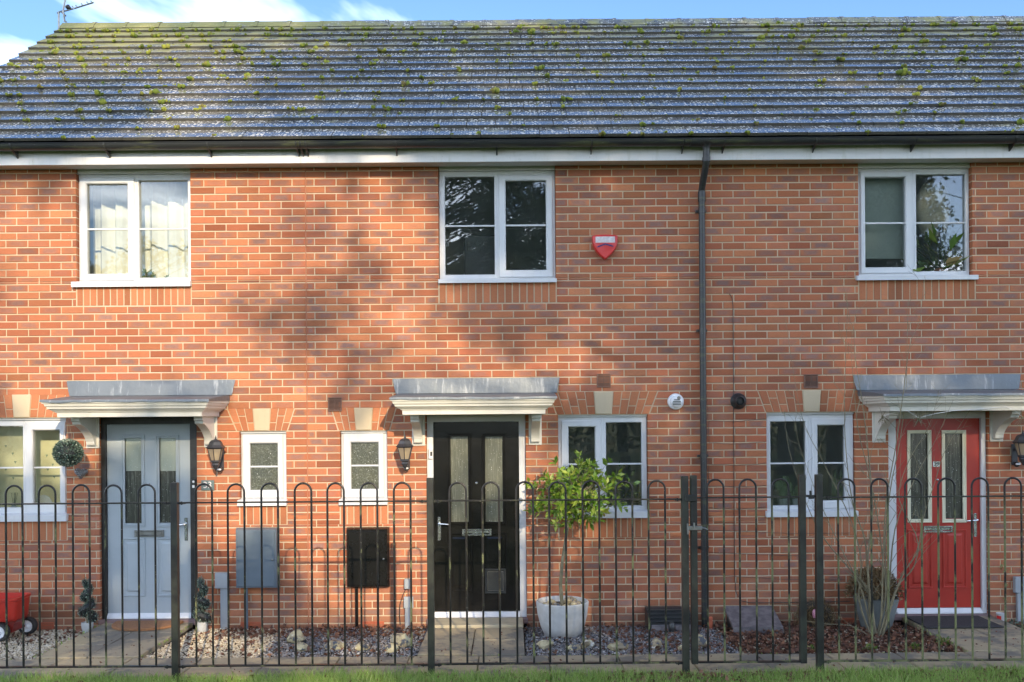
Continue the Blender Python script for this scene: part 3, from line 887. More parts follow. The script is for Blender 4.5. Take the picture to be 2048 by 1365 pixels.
# soldier course under every sill: each brick stands upright
solm = []
for i in range(6):
    m = MB()
    v, f, u = brick_verts([(-0.5, -0.5), (0.5, -0.5), (0.5, 0.5), (-0.5, 0.5)], c=0.0, jit=0.0)
    ins = 0.045
    v = [(x * (1 - 2 * ins) if j < 4 else x, yy + (0 if j < 4 else 0.003), z * (1 - 0.6 * ins) if j < 4 else z) for j, (x, yy, z) in enumerate(v)]
    m.add(v, f); m.uv = [u[k] for fc in f for k in fc]
    me = m.mesh('brick'); me.materials.append(MT['brick']); solm.append(me)
for W in WIN:
    s = W['s']; n = W['ns']; cw = (s[1] - s[0]) / n
    for i in range(n):
        if s[0] + (i + 1) * cw < -5.4: continue
        p = brick_params()
        single_brick(W['h'], random.choice(solm), (s[0] + (i + 0.5) * cw, random.uniform(-0.001, 0.001), (s[2] + s[3]) / 2 + 0.002), (cw - random.uniform(0.008, 0.016), 1, s[3] - s[2] - 0.004), (min(1, 0.6 + p[0] * 0.5), p[1] * 0.15, p[2], 1))
    if 'a' in W:
        a = W['a']
        kx = rect(W['key'][0], W['key'][1], 800, 840)
        ktop, kbot = (kx[0], kx[1]), (kx[0] + 0.016, kx[1] - 0.016)
        m = MB()
        v, f, u = brick_verts([(kbot[0], a[2]), (kbot[1], a[2]), (ktop[1], a[5]), (ktop[0], a[5])], c=0.006, y=-0.006)
        m.add(v, f).build('keystone', 'keystone', WALL[W['h']])
        for side in (0, 1):
            n = W['na']
            if side == 0: t0, t1, b0, b1 = a[3], ktop[0], a[0], kbot[0]
            else: t0, t1, b0, b1 = ktop[1], a[4], kbot[1], a[1]
            for i in range(n):
                if (t0 + (t1 - t0) * (i + 1) / n) < -5.4: continue
                j = 0.0045
                tl, tr = t0 + (t1 - t0) * i / n + j, t0 + (t1 - t0) * (i + 1) / n - j
                bl_, br = b0 + (b1 - b0) * i / n + j, b0 + (b1 - b0) * (i + 1) / n - j
                cut = 0.36 if i % 2 == 0 else 0.66
                for u0, u1 in ((0.0, cut - 0.02), (cut + 0.02, 1.0)):
                    def lerp(p, q, t): return p + (q - p) * t
                    za, zb = lerp(a[2], a[5], u0), lerp(a[2], a[5], u1)
                    poly = [(lerp(bl_, tl, u0), za), (lerp(br, tr, u0), za), (lerp(br, tr, u1), zb), (lerp(bl_, tl, u1), zb)]
                    m = MB(); v, f, u = brick_verts(poly, y=random.uniform(-0.001, 0.001))
                    m.add(v, f); m.uv = [u[k] for fc in f for k in fc]
                    me = m.mesh('brick'); me.materials.append(MT['brick'])
                    p = brick_params()
                    single_brick(W['h'], me, (0, 0, 0), None, (min(1, 0.55 + p[0] * 0.5), p[1] * 0.1, p[2], 1))
for h in range(4):
    free = 298 - NB[h] if h < 3 else 0
    def score(q):
        vis = (-5.15 < q[0] < 5.15) and 1.72 < q[1] < 4.66
        return (0 if vis else 1, math.hypot(q[0], q[1] - CAMZ))
    whole[h].sort(key=score)
    for q in whole[h][:free]:
        single_brick(h, random.choice(variants), (q[0], q[2], q[1]))
    for q in whole[h][free:]:
        add_joined(h, q[3], q[2])
    bwk = joined[h].build('brickwork', 'brickwork', WALL[h])
    bwk['kind'] = 'stuff'
box('movement_joint', 'sealant', H[1], XB[1] - 0.0045, XB[1] + 0.0045, 0.001, 0.05, -0.05, 4.72)
# gable end and back of the terrace
m = MB()
m.add([(XB[0] - 0.001, 0.002, -0.1), (XB[0] - 0.001, 6.7, -0.1), (XB[0] - 0.001, 6.7, 4.9), (XB[0] - 0.001, 3.2, 7.4), (XB[0] - 0.001, 0.002, 4.9)], [(0, 1, 2, 3, 4)])
m.build('gable_wall', 'gable', H[0])
m = MB()
m.add([(XB[4] + 0.001, 0.002, -0.1), (XB[4] + 0.001, 6.7, -0.1), (XB[4] + 0.001, 6.7, 4.9), (XB[4] + 0.001, 3.2, 7.4), (XB[4] + 0.001, 0.002, 4.9)], [(0, 1, 2, 3, 4)])
m.build('gable_wall', 'gable', H[3])
for h in range(4):
    MB().add([(XB[h], 6.7, -0.1), (XB[h + 1], 6.7, -0.1), (XB[h + 1], 6.7, 4.9), (XB[h], 6.7, 4.9)], [(0, 1, 2, 3)]).build('rear_wall', 'gable', H[h])
    for z0, z1 in ((0.05, 2.42), (2.60, 4.75)):
        m = MB()
        x0, x1, yb = XB[h] + 0.06, XB[h + 1] - 0.06, 3.2
        m.add([(x0, 0.2, z0), (x1, 0.2, z0), (x1, yb, z0), (x0, yb, z0), (x0, 0.2, z1), (x1, 0.2, z1), (x1, yb, z1), (x0, yb, z1)], [(0, 1, 2, 3), (4, 7, 6, 5), (0, 4, 5, 1)[:0] or (3, 2, 6, 7), (0, 3, 7, 4), (1, 5, 6, 2)])
        m.build('room_lining', 'render', H[h])

# ------------------------------------------------------------------ windows
for W in WIN:
    hp = H[W['h']]
    O = rect(*W['O'], 0.05)
    m = MB()
    fw = 0.03
    def inset(r, d): return [r[0] + d, r[1] - d, r[2] + d, r[3] - d]
    co = rect(*W['co'], 0.04); cg = rect(*W['cg'], 0.04)
    O = [W['r'][0] + 0.004, W['r'][1] - 0.004, O[2], O[3]]
    if W['fg']:
        fg = rect(*W['fg'], 0.05)
        left_case = co[0] < fg[0]
        mid = (max(co[0], fg[0]) + min(co[1], fg[1])) / 2
        cellf = [mid, O[1], O[2], O[3]] if left_case else [O[0], mid, O[2], O[3]]
        cellc = [O[0], mid, O[2], O[3]] if left_case else [mid, O[1], O[2], O[3]]
        m.ring(cellf, fg, 0.055, 0.12)
        m.ring(cellc, inset(co, 0.012), 0.055, 0.12)
    else:
        m.ring(O, inset(co, 0.012), 0.055, 0.12)
    win = m.build('window', 'upvc', hp)
    m = MB(); m.ring([co[0], co[1], co[2], co[3]], cg, 0.040, 0.10, 0.01)
    cs = m.build('casement', 'upvc', win)
    gm = 'obscure_small' if W.get('obs') else 'glass'
    e = 0.006
    box('pane', gm, win, cg[0] - e, cg[1] + e, 0.078, 0.084, cg[2] - e, cg[3] + e)
    zb = P((W['O'][0] + W['O'][1]) / 2, W['bar'], 0.06).z
    box('glazing_bar', 'upvc', win, cg[0] - e, cg[1] + e, 0.064, 0.0765, zb - 0.009, zb + 0.009, c=0.003)
    if W['fg']:
        box('pane', gm, win, fg[0] - e, fg[1] + e, 0.088, 0.094, fg[2] - e, fg[3] + e)
        box('glazing_bar', 'upvc', win, fg[0] - e, fg[1] + e, 0.074, 0.0865, zb - 0.009, zb + 0.009, c=0.003)
    s = rect(*W['sill'], -0.03)
    m = MB()
    m.prism_x([(-0.045, s[2]), (-0.045, s[3] - 0.006), (-0.04, s[3] - 0.001), (0.056, s[3] + 0.014), (0.056, s[2] + 0.006), (-0.03, s[2] + 0.006), (-0.03, s[2])], s[0], s[1])
    m.build('sill', 'upvc', win)
    if W.get('up'):
        box('head_board', 'upvc', win, O[0], O[1], 0.03, 0.12, O[3] + 0.002, SOF + 0.02, c=0.003)
    else:
        box('head_trim', 'upvc', win, O[0], O[1], 0.03, 0.054, O[3] - 0.022, O[3] + 0.004, c=0.003)

# ------------------------------------------------------------------ doors
for D in DOOR:
    hp = H[D['h']]
    r = D['r']
    L = rect(*D['L'], 0.07)
    zt = P((D['L'][0] + D['L'][1]) / 2, D['thr'], 0.05).z
    m = MB()
    fr = [r[0] + 0.003, r[1] - 0.003, zt, r[3] - 0.002]
    m.prism_y([(fr[0], zt), (L[0], zt), (L[0], L[3]), (L[1], L[3]), (L[1], zt), (fr[1], zt), (fr[1], fr[3]), (fr[0], fr[3])], 0.04, 0.14)
    m.build('door_frame', D['fm'], hp)
    lw = 0.003
    gl = [rect(*g, 0.07) for g in D['g']]
    # leaf as a board with two glazed openings
    xsd = [L[0] + lw, gl[0][0], gl[0][1], gl[1][0], gl[1][1], L[1] - lw]
    m = MB()
    for i in range(5):
        if i in (1, 3):
            m.box(xsd[i], xsd[i + 1], 0.07, 0.12, L[2], gl[0][2])
            m.box(xsd[i], xsd[i + 1], 0.07, 0.12, gl[0][3], L[3] - lw)
        else:
            m.box(xsd[i], xsd[i + 1], 0.07, 0.12, L[2], L[3] - lw)
    leaf = m.build('door', D['lm'], hp)
    for g in gl:
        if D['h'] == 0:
            zm = g[2] + (g[3] - g[2]) * 0.615  # roofline reflection painted in: one pane, pale above and dark below
            box('pane', 'obscure_reflection', leaf, g[0], g[1], 0.088, 0.094, zm, g[3])
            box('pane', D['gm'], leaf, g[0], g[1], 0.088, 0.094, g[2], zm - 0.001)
        else:
            box('pane', D['gm'], leaf, g[0], g[1], 0.088, 0.094, g[2], g[3])
        m = MB()
        mw = D['mould'][0]
        big = [g[0] - mw, g[1] + mw, g[2] - mw, g[3] + mw]
        m.ring(big, inset(big, 0.014), 0.058, 0.0702, 0.004)
        m.ring(inset(big, 0.014), [g[0], g[1], g[2], g[3]], 0.062, 0.088, 0.008)
        m.build('moulding', D['mould'][1], leaf)
    # two raised lower panels
    pxs = [(gl[0][0] - 0.035, gl[0][1] + 0.035), (gl[1][0] - 0.035, gl[1][1] + 0.035)]
    zlo, zhi = L[2] + 0.20, L[2] + 0.80
    for a, b in pxs:
        m = MB()
        q = [a, b, zlo, zhi]
        m.ring(q, inset(q, 0.018), 0.060, 0.0702, 0.006)
        q2 = inset(q, 0.042)
        m.loops([[(x, 0.0705, z) for x, z in ((q2[0], q2[2]), (q2[1], q2[2]), (q2[1], q2[3]), (q2[0], q2[3]))],
                 [(x, 0.061, z) for x, z in ((q2[0] + .02, q2[2] + .02), (q2[1] - .02, q2[2] + .02), (q2[1] - .02, q2[3] - .02), (q2[0] + .02, q2[3] - .02))]], cap1=True)
        m.build('panel', D['lm'], leaf)
    cxd = (L[0] + L[1]) / 2
    # letterbox
    lz = gl[0][2] - 0.105
    m = MB()
    m.ring([cxd - 0.15, cxd + 0.15, lz - 0.034, lz + 0.034], [cxd - 0.13, cxd + 0.13, lz - 0.018, lz + 0.018], 0.054, 0.0702, 0.004)
    m.cbox(cxd - 0.128, cxd + 0.128, 0.060, 0.0702, lz - 0.016, lz + 0.016, 0.003)
    m.build('letterbox', 'chrome' if D['h'] != 0 else 'dull_steel', leaf)
    # handle: back plate, lever
    hx = L[0] + 0.055 if D['sign'] == 'right' else L[1] - 0.055
    hz = gl[0][2] - 0.02
    m = MB()
    m.cbox(hx - 0.016, hx + 0.016, 0.060, 0.0702, hz - 0.165, hz + 0.075, 0.006)
    sg = 1 if D['sign'] == 'right' else -1
    m.tube([(hx, 0.062, hz + 0.01), (hx, 0.02, hz + 0.01), (hx + sg * 0.03, 0.012, hz + 0.008), (hx + sg * 0.115, 0.012, hz + 0.002)], [0.010, 0.010, 0.009, 0.008], 8)
    m.lathe([(0.009, 0), (0.009, 0.004)], (0, 0, 0), 10)
    m.v[-20:] = [(hx + x, 0.060 - z, hz - 0.09 + y) for x, y, z in m.v[-20:]]
    m.build('handle', 'chrome', leaf, 30)
    m = MB()
    m.lathe([(0.011, 0.0), (0.011, 0.005), (0.007, 0.007)], (0, 0, 0), 12)
    m.v = [(cxd + x, 0.0705 - z, gl[0][2] + 0.40 + y) for x, y, z in m.v]
    m.build('spyhole', 'chrome', leaf)
    # weather bar and threshold
    m = MB()
    m.prism_x([(0.03, zt), (0.03, zt + 0.012), (0.068, zt + 0.05), (0.12, zt + 0.05), (0.12, zt)], L[0] + 0.002, L[1] - 0.002)
    m.build('threshold', 'white', hp)
    box('step_sill', 'mauve_sill', hp, r[0] - 0.01, r[1] + 0.01, -0.03, 0.13, zt - 0.055, zt - 0.002, c=0.005)
    D['Lw'], D['leaf'], D['gl'] = L, leaf, gl
# cat flap in the black door, number plates
D = DOOR[1]
q = rect(970, 1012, 1138, 1187, 0.06)
m = MB(); m.ring(q, inset(q, 0.022), 0.050, 0.0702, 0.006); m.cbox(q[0] + 0.026, q[1] - 0.026, 0.055, 0.068, q[2] + 0.026, q[3] - 0.026, 0.004)
cf = m.build('cat_flap', 'black_plastic', D['leaf'])
m = MB(); m.ring(inset(q, 0.026), inset(q, 0.030), 0.053, 0.0545, 0.0005); m.build('flap_seal', 'dull_steel', cf)
D = DOOR[2]
q = rect(1866.5, 1880.5, 923, 934.5, 0.06)
npl = box('number_plate', 'chrome', D['leaf'], q[0], q[1], 0.062, 0.0702, q[2], q[3], c=0.003)
text_mesh('numeral', '29', 0.055, 'black_paint', npl, ((q[0] + q[1]) / 2, 0.061, (q[2] + q[3]) / 2))

# ------------------------------------------------------------------ canopies
for h, (xl, xr) in enumerate(((-4.465, -2.88), (-1.151, 0.42), (3.53, 5.11))):
    PRJ = 0.62
    prof = [(2.345, 0), (2.317, 0.0), (2.313, 0.012), (2.290, 0.020), (2.282, 0.032), (2.264, 0.036), (2.258, 0.052), (2.246, 0.066), (2.240, 0.080), (2.232, 0.084), (2.228, 0.098), (2.186, 0.100)]
    m = MB()
    m.loops([[(xl + d, 0.0, z), (xl + d, -PRJ + d, z), (xr - d, -PRJ + d, z), (xr - d, 0.0, z)] for z, d in prof], True, True)
    cano = m.build('canopy', 'grp', H[h])
    m = MB()
    # lead covering: gently wavy top sheet with a turned-down lip
    n = 15
    rows = []
    for t in (0.0, 0.35, 0.7, 1.0):
        rows.append([(xl - 0.01 + (xr - xl + 0.02) * i / n, -0.001 - (PRJ + 0.012) * t, 2.402 - 0.052 * t + (random.uniform(-0.004, 0.004) if 0 < t else 0)) for i in range(n + 1)])
    rows.append([(x, y - 0.004, z - 0.022 + random.uniform(-0.003, 0.003)) for x, y, z in rows[-1]])
    m.loops(rows, closed=False)
    for e in (0, n):
        m.add([r_[e] for r_ in rows] + [(rows[0][e][0], -PRJ, 2.33), (rows[0][e][0], -0.001, 2.345)], [tuple(range(7))])
    top = []
    for i in range(n + 1):
        t = i / n
        top.append((xl - 0.062 + (xr - xl + 0.13) * t, -0.002 - random.uniform(0, 0.004), 2.556 + random.uniform(-0.002, 0.002)))
    bot = [(xl - 0.028 + (xr - xl + 0.066) * i / n, -0.02 - random.uniform(0, 0.006), 2.404) for i in range(n + 1)]
    midr = [((a[0] + b[0]) / 2, -0.012 - random.uniform(0, 0.008), 2.48 + random.uniform(-0.005, 0.005)) for a, b in zip(top, bot)]
    m.loops([[(p[0], 0.0, p[2] + 0.002) for p in top], top, midr, bot, [(p[0], 0.0, p[2] - 0.001) for p in bot]], closed=False)
    m.build('lead_flashing', 'lead', cano, 40)
    for bx in (xl + 0.20, xr - 0.185):
        m = MB()
        pr_ = [(-0.012, 2.184), (-0.37, 2.184), (-0.372, 2.150), (-0.35, 2.138), (-0.345, 2.115)]
        for t in range(1, 10):
            a = t / 9 * math.pi / 2
            pr_.append((-0.345 + 0.285 * math.sin(a) ** 1.25, 2.115 - 0.205 * (1 - math.cos(a)) ** 0.8))
        pr_ += [(-0.05, 1.90), (-0.012, 1.90)]
        m.prism_x(pr_, bx - 0.042, bx + 0.042)
        m.cbox(bx - 0.066, bx + 0.066, -0.016, 0.004, 1.872, 2.185, 0.004)
        m.build('bracket', 'grp', cano)

# ------------------------------------------------------------------ eaves, gutter, roof
GY, GZ, GR_ = -0.292, 4.872, 0.058
for h in range(4):
    x0, x1 = XB[h] - (0.13 if h == 0 else 0) + 0.001, XB[h + 1] + (0.13 if h == 3 else 0) - 0.001
    box('fascia', 'fascia', H[h], x0, x1, -0.205, -0.185, SOF - 0.012, 4.87)
    box('soffit', 'fascia', H[h], x0, x1, -0.186, 0.0, SOF, SOF + 0.012)
    m = MB()
    L = []
    for rr, rev in ((GR_, False), (GR_ - 0.004, True)):
        pts = [(GY + rr * math.cos(math.pi + k * math.pi / 10), GZ + rr * math.sin(math.pi + k * math.pi / 10)) for k in range(11)]
        L.append(pts[::-1] if rev else pts)
    poly = L[0] + L[1]
    m.loops([[(x0, y, z) for y, z in poly], [(x1, y, z) for y, z in poly]], True, True)
    m.tube([(x0, GY - GR_ + 0.001, GZ), (x1, GY - GR_ + 0.001, GZ)], 0.006, 6)
    gut = m.build('gutter', 'gutter', H[h], 35)
    for px, wd in ((22, 1), (209, 1), (415, 1), (592, 1), (601, 1), (611, 1), (791, 1), (993, 1), (1184, 1), (1368, 1), (1450, 1), (1633, 1), (1832, 1), (2032, 1), (2230, 1)):
        bxw = P(px, 290, -0.33).x
        if x0 < bxw < x1:
            m = MB()
            ring_ = [(GY + 0.064 * math.cos(math.pi + k * math.pi / 10), GZ + 0.064 * math.sin(math.pi + k * math.pi / 10)) for k in range(11)]
            inn = [(GY + 0.058 * math.cos(math.pi + k * math.pi / 10), GZ + 0.058 * math.sin(math.pi + k * math.pi / 10)) for k in range(11)][::-1]
            m.prism_x(ring_ + inn, bxw - 0.008, bxw + 0.008)
            m.prism_x([(GY - 0.03, GZ - 0.055), (GY + 0.03, GZ - 0.085), (-0.206, GZ - 0.11), (-0.206, GZ - 0.02), (GY + 0.05, GZ - 0.03), (GY, GZ - 0.06)], bxw - 0.006, bxw + 0.006)
            m.build('gutter_bracket', 'black_plastic', gut)
TH = R(37.0)
EY, EZ, GA, TW = -0.325, 4.862, 0.275, 0.2915
NROW = 16
XV0, XV1 = -6.12, 10.1
def slope(s, up=0.0):
    return (EY + s * math.cos(TH) - up * math.sin(TH), EZ + s * math.sin(TH) + up * math.cos(TH))
roofs = []
LR = NROW * GA + 0.05
for h in range(4):
    x0 = XV0 + 0.02 if h == 0 else XB[h]; x1 = XV1 - 0.02 if h == 3 else XB[h + 1]
    m = MB()
    a, b = slope(0.03, -0.012), slope(LR, -0.012)
    m.add([(x0, *a), (x1, *a), (x1, *b), (x0, *b), (x0, 2 * b[0] - a[0], a[1]), (x1, 2 * b[0] - a[0], a[1])], [(0, 1, 2, 3), (3, 2, 5, 4)])
    roofs.append(m.build('roof', 'sarking', H[h]))
tilev = []
ET = 0.029
for i in range(8):
    m = MB()
    j = lambda s: random.uniform(-s, s)
    w2 = TW / 2 - 0.0022
    st = ET / GA
    def zt_(y): return 0.012 + ET + ET - st * y
    L0, L1 = 0.0, 0.335
    c = 0.0025
    vs = [(-w2, L0, zt_(0) - ET), (w2, L0, zt_(0) - ET), (w2 , L0 + 0.002, zt_(0) - c), (-w2, L0 + 0.002, zt_(0) - c),
          (-w2 + .003, L0 + c + j(.002), zt_(c)), (w2 - .003, L0 + c + j(.002), zt_(c)), (w2 - .003, L1, zt_(L1)), (-w2 + .003, L1, zt_(L1)), (-w2, L1, zt_(L1) - 0.02), (w2, L1, zt_(L1) - 0.02), (w2, L1, zt_(L1) - .004), (-w2, L1, zt_(L1) - .004)]
    m.add(vs, [(0, 1, 2, 3), (3, 2, 5, 4), (4, 5, 6, 7), (0, 3, 11, 8), (3, 4, 7, 11), (1, 9, 10, 2), (2, 10, 6, 5), (8, 9, 1, 0)])
    me = m.mesh('tile'); me.materials.append(MT['tile']); tilev.append(me)
tilep = tilev[0].copy(); tilep.materials.clear(); tilep.materials.append(MT['vent_tile'])
VENT = [(340, 87), (1120, 79), (1215, 66), (1390, 64), (1508, 77)]
def roof_hit(px, py):
    o = Vector((0, CAMY, CAMZ)); d = P(px, py, 0.0) - o
    n = Vector((0, -math.sin(TH), math.cos(TH)))
    t = (Vector((0, EY, EZ)) - o).dot(n) / d.dot(n)
    p = o + d * t
    return p, (p.y - EY) / math.cos(TH)
VP_ = [(roof_hit(*v)[0].x, int(roof_hit(*v)[1] / GA)) for v in VENT]
TILES = []
for r in range(NROW):
    off = 0.0 if r % 2 == 0 else TW / 2
    n = int((XV1 - XV0) / TW) + 2
    for i in range(n):
        xc = XV0 + (i + 0.5) * TW - off
        if xc > XV1: continue
        sx = 1.0
        if xc - TW / 2 < XV0 - 0.01:
            xc = XV0 + TW / 4; sx = 0.5
        h = hof(xc)
        pale = any(r == vr and abs(xc - vx) < TW / 2 for vx, vr in VP_)
        y, z = slope(r * GA + random.uniform(-0.004, 0.004))
        o = bpy.data.objects.new('tile', tilep if pale else random.choice(tilev))
        put(o, (xc, y, z), roofs[h])
        o.scale = (sx, 1, 1)
        o.rotation_euler = (TH + random.gauss(0, 0.004), random.gauss(0, 0.005), random.gauss(0, 0.003))
        TILES.append((xc, r, h))
# ridge tiles
ry, rz = slope(LR, 0.0)
for k in range(40):
    x0 = XV0 + k * 0.445; x1 = min(x0 + 0.447, XV1)
    if x0 > XV1 - 0.1: break
    h = hof((x0 + x1) / 2)
    m = MB()
    dz = random.uniform(-0.005, 0.005)
    out = [(-0.15, -0.075), (-0.13, -0.035), (-0.06, 0.035), (0.0, 0.055), (0.06, 0.035), (0.13, -0.035), (0.15, -0.075)]
    inn = [(y * 0.86, z - 0.02) for y, z in out][::-1]
    m.prism_x([(ry + y, rz + 0.035 + z + dz) for y, z in out + inn], x0 + 0.002, x1 - 0.002)
    if k % 1 == 0:
        m.prism_x([(ry + y * 1.06, rz + 0.039 + z * 1.05 + dz) for y, z in out + inn], x1 - 0.03, x1 + 0.018)
    m.build('ridge_tile', 'tile', roofs[h])
# moss cushions at the tile edges and joints, heavier towards the ridge and the gable
mossp = [[], [], [], []]
for xc, r, h in TILES:
    up = r / (NROW - 1)
    lf = min(1, max(0, (-1.5 - xc) / 4.0))
    rate = 0.6 + 1.3 * up ** 2 + 2.8 * lf * up + (1.4 if r >= NROW - 2 else 0)
    for _ in range(np.random.RandomState(int(abs(xc) * 1000) + r * 77).poisson(rate)):
        edge = random.random()
        x = xc + (random.choice((-1, 1)) * TW / 2 + random.gauss(0, 0.012) if edge < 0.55 else random.uniform(-TW / 2, TW / 2))
        s = r * GA + (random.uniform(-0.004, 0.012) if random.random() < 0.72 else random.uniform(0.02, 0.22))
        st = ET / GA * max(0, s - r * GA)
        y, z = slope(s, 0.012 + 2 * ET - st - 0.004)
        rad = min(0.048, 0.010 + abs(random.gauss(0, 0.013)) + (0.006 if edge < 0.5 else 0))
        if x > XV0 + 0.03: mossp[h].append((x, y, z, rad))
for h in range(4):
    a = np.array(mossp[h])
    # each cushion: a cluster of little knobs
    pos, sz = [], []
    for x, y, z, rad in mossp[h]:
        for k in range(4):
            pos.append((x + random.gauss(0, rad * 0.55), y + random.gauss(0, rad * 0.3), z + random.uniform(-0.2, 0.35) * rad)); sz.append(rad * random.uniform(0.5, 0.85))
    V, Fc, rn = stones(np.array(pos), np.array(sz), 1.1, 0.3)
    o = bulk('moss', V, Fc, 'moss', roofs[h], rn)
    o['kind'] = 'stuff'

# ------------------------------------------------------------------ things fixed to the walls
def lathe_y(m, prof, c, seg=24):
    """turned shape whose axis points out of the wall; prof = (radius, distance from the wall)"""
    L = [[(c[0] + r * math.cos(k * 2 * math.pi / seg), c[1] - d, c[2] + r * math.sin(k * 2 * math.pi / seg)) for k in range(seg)] for r, d in prof]
    m.loops(L, True, True)
    return m
# drainpipe
dp = P(1405, 700, -0.05).x
t = thing('downpipe', (dp, -0.05, 0.05), 'black drainpipe running down the wall between the middle and right houses', 'drainpipe')
m = MB()
lathe = [(0.034, 0.0), (0.034, 0.08), (0.05, 0.10), (0.05, 0.13)]
m.lathe([(0.034, -0.10), (0.034, -0.05), (0.045, -0.025), (0.075, 0.0)], (dp, GY, GZ - 0.035), 20)
m.prism_x([(GY + 0.066 * math.cos(math.pi + k * math.pi / 10), GZ + 0.066 * math.sin(math.pi + k * math.pi / 10)) for k in range(11)] + [(GY + 0.0575 * math.cos(math.pi + k * math.pi / 10), GZ + 0.0575 * math.sin(math.pi + k * math.pi / 10)) for k in range(11)][::-1], dp - 0.16, dp + 0.16)
m.build('gutter_outlet', 'gutter', t, 40)
m = MB()
m.tube([(dp, GY, GZ - 0.11), (dp, GY, GZ - 0.20), (dp, GY + 0.01, GZ - 0.23), (dp, -0.075, GZ - 0.42), (dp, -0.065, GZ - 0.45), (dp, -0.065, GZ - 0.53)], 0.034, 18)
for p, q in (((dp, GY, GZ - 0.17), (dp, GY, GZ - 0.215)), ((dp, -0.065, GZ - 0.455), (dp, -0.065, GZ - 0.55))):
    m.tube([p, q], 0.039, 18)
m.build('swan_neck', 'gutter', t, 40)
m = MB(); m.tube([(dp, -0.065, GZ - 0.5), (dp, -0.065, 0.02)], 0.0325, 20); m.build('pipe', 'gutter', t, 40)
for zc in (4.23, 3.02, 1.75, 0.82):
    m = MB(); m.tube([(dp, -0.065, zc - 0.02), (dp, -0.065, zc + 0.02)], 0.0365, 18)
    m.box(dp - 0.055, dp + 0.055, -0.03, 0.001, zc - 0.012, zc + 0.012)
    m.build('pipe_clip', 'black_plastic', t, 40)
# bell box
q = rect(1185, 1236, 469, 519, -0.06)
cx, zt, wd = (q[0] + q[1]) / 2, q[3], (q[1] - q[0]) / 2
ht = q[3] - q[2]
def shield(s=1.0, d=0.0):
    pts = []
    for k in range(9):
        u = -1 + 2 * k / 8
        pts.append((cx + u * wd * s, zt - ht / 2 + (ht / 2 - 0.012 + 0.012 * (1 - u * u)) * s))
    for k in range(1, 8):
        a = k / 8
        pts.append((cx + wd * s * (1 - a ** 2.2), zt - ht / 2 + (ht * (0.30 - 0.80 * a ** 1.0) if a > 0 else 0) * s))
    pts.append((cx, zt - ht / 2 - ht / 2 * s))
    for k in range(7, 0, -1):
        a = k / 8
        pts.append((cx - wd * s * (1 - a ** 2.2), zt - ht / 2 + ht * (0.30 - 0.80 * a) * s))
    return pts
t = thing('alarm_box', (cx, 0, q[2]), 'red shield-shaped alarm box on the wall beside the middle upstairs window', 'alarm')
m = MB()
m.loops([[(x, y, z) for x, z in shield(s)] for s, y in ((1.0, 0.001), (1.0, -0.045), (0.97, -0.058), (0.90, -0.064))], False, True)
m.build('cover', 'alarm_red', t, 40)
box('name_panel', 'print_white', t, cx - wd * 0.76, cx + wd * 0.76, -0.0665, -0.060, zt - 0.085, zt - 0.024)
MB().prism_y([(cx - wd * .62, zt - .135), (cx, zt - .108), (cx + wd * .62, zt - .130), (cx + wd * .62, zt - .116), (cx, zt - .092), (cx - wd * .62, zt - .121)], -0.0665, -0.060).build('chevron', 'alarm_blue', t)
# cavity vents and low air bricks are parts of the walls
for px, py, h in ((670, 809, 0), (1207.5, 761.6, 1), (1621.5, 763, 2)):
    c = P(px, py)
    hh = hof(c.x)
    m = MB(); q = [c.x - 0.071, c.x + 0.071, c.z - 0.071, c.z + 0.071]
    m.ring(q, inset(q, 0.012), -0.012, 0.01, 0.003)
    m.box(q[0] + .01, q[1] - .01, 0.0, 0.004, q[2] + .01, q[3] - .01)
    for k in range(9):
        z = q[2] + 0.018 + k * 0.0128
        m.prism_x([(-0.001, z), (-0.010, z - 0.004), (-0.010, z - 0.0015), (-0.001, z + 0.004)], q[0] + .011, q[1] - .011)
    m.box(c.x - .003, c.x + .003, -0.012, 0.0, q[2] + .01, q[3] - .01)
    m.build('vent', 'terracotta', H[hh])
for px0, px1, py0, py1 in ((67, 108, 1247, 1258), (481, 524, 1243, 1257), (725, 768, 1243, 1256), (1683, 1711, 1236, 1249)):
    q = rect(px0, px1, py0, py1)
    q[3] = q[2] + 0.065
    m = MB(); m.ring(q, inset(q, 0.008), -0.004, 0.02, 0.002)
    m.box(q[0] + .006, q[1] - .006, 0.004, 0.009, q[2] + .004, q[3] - .004)
    for k in range(4):
        z = q[2] + 0.012 + k * 0.0135
        m.box(q[0] + .007, q[1] - .007, -0.003, 0.006, z, z + 0.006)
    m.build('air_brick', 'red_vent', H[hof(q[0])])
# boiler flue terminals
c = P(1353, 803.5, -0.06)
t = thing('flue_terminal', (c.x, 0, c.z), 'round white boiler flue outlet left of the drainpipe', 'flue', 'boiler flue outlets')
lathe_y(MB(), [(0.082, -0.001), (0.084, 0.012), (0.078, 0.03), (0.06, 0.034), (0.056, 0.075), (0.05, 0.08)], (c.x, 0, c.z), 32).build('collar', 'white', t, 40)
for k in range(4):
    zz_ = c.z - 0.036 + k * 0.016
    hw = (0.042, 0.044, 0.040, 0.03)[k]
    box('grille_slot', 'black_plastic', t, c.x - hw, c.x + hw, -0.0825, -0.076, zz_, zz_ + 0.009)
m = MB(); lathe_y(m, [(0.018, 0.079), (0.018, 0.083)], (c.x + 0.02, 0, c.z + 0.036), 16); m.build('grille_slot', 'dull_steel', t)
c = P(1479.5, 802.7, -0.06)
t = thing('flue_terminal', (c.x, 0, c.z), 'round black boiler flue outlet right of the drainpipe', 'flue', 'boiler flue outlets')
m = MB()
lathe_y(m, [(0.082, -0.001), (0.082, 0.010), (0.06, 0.03), (0.045, 0.06), (0.045, 0.095), (0.04, 0.097), (0.036, 0.06)], (c.x, 0, c.z), 32).build('collar', 'black_plastic', t, 40)
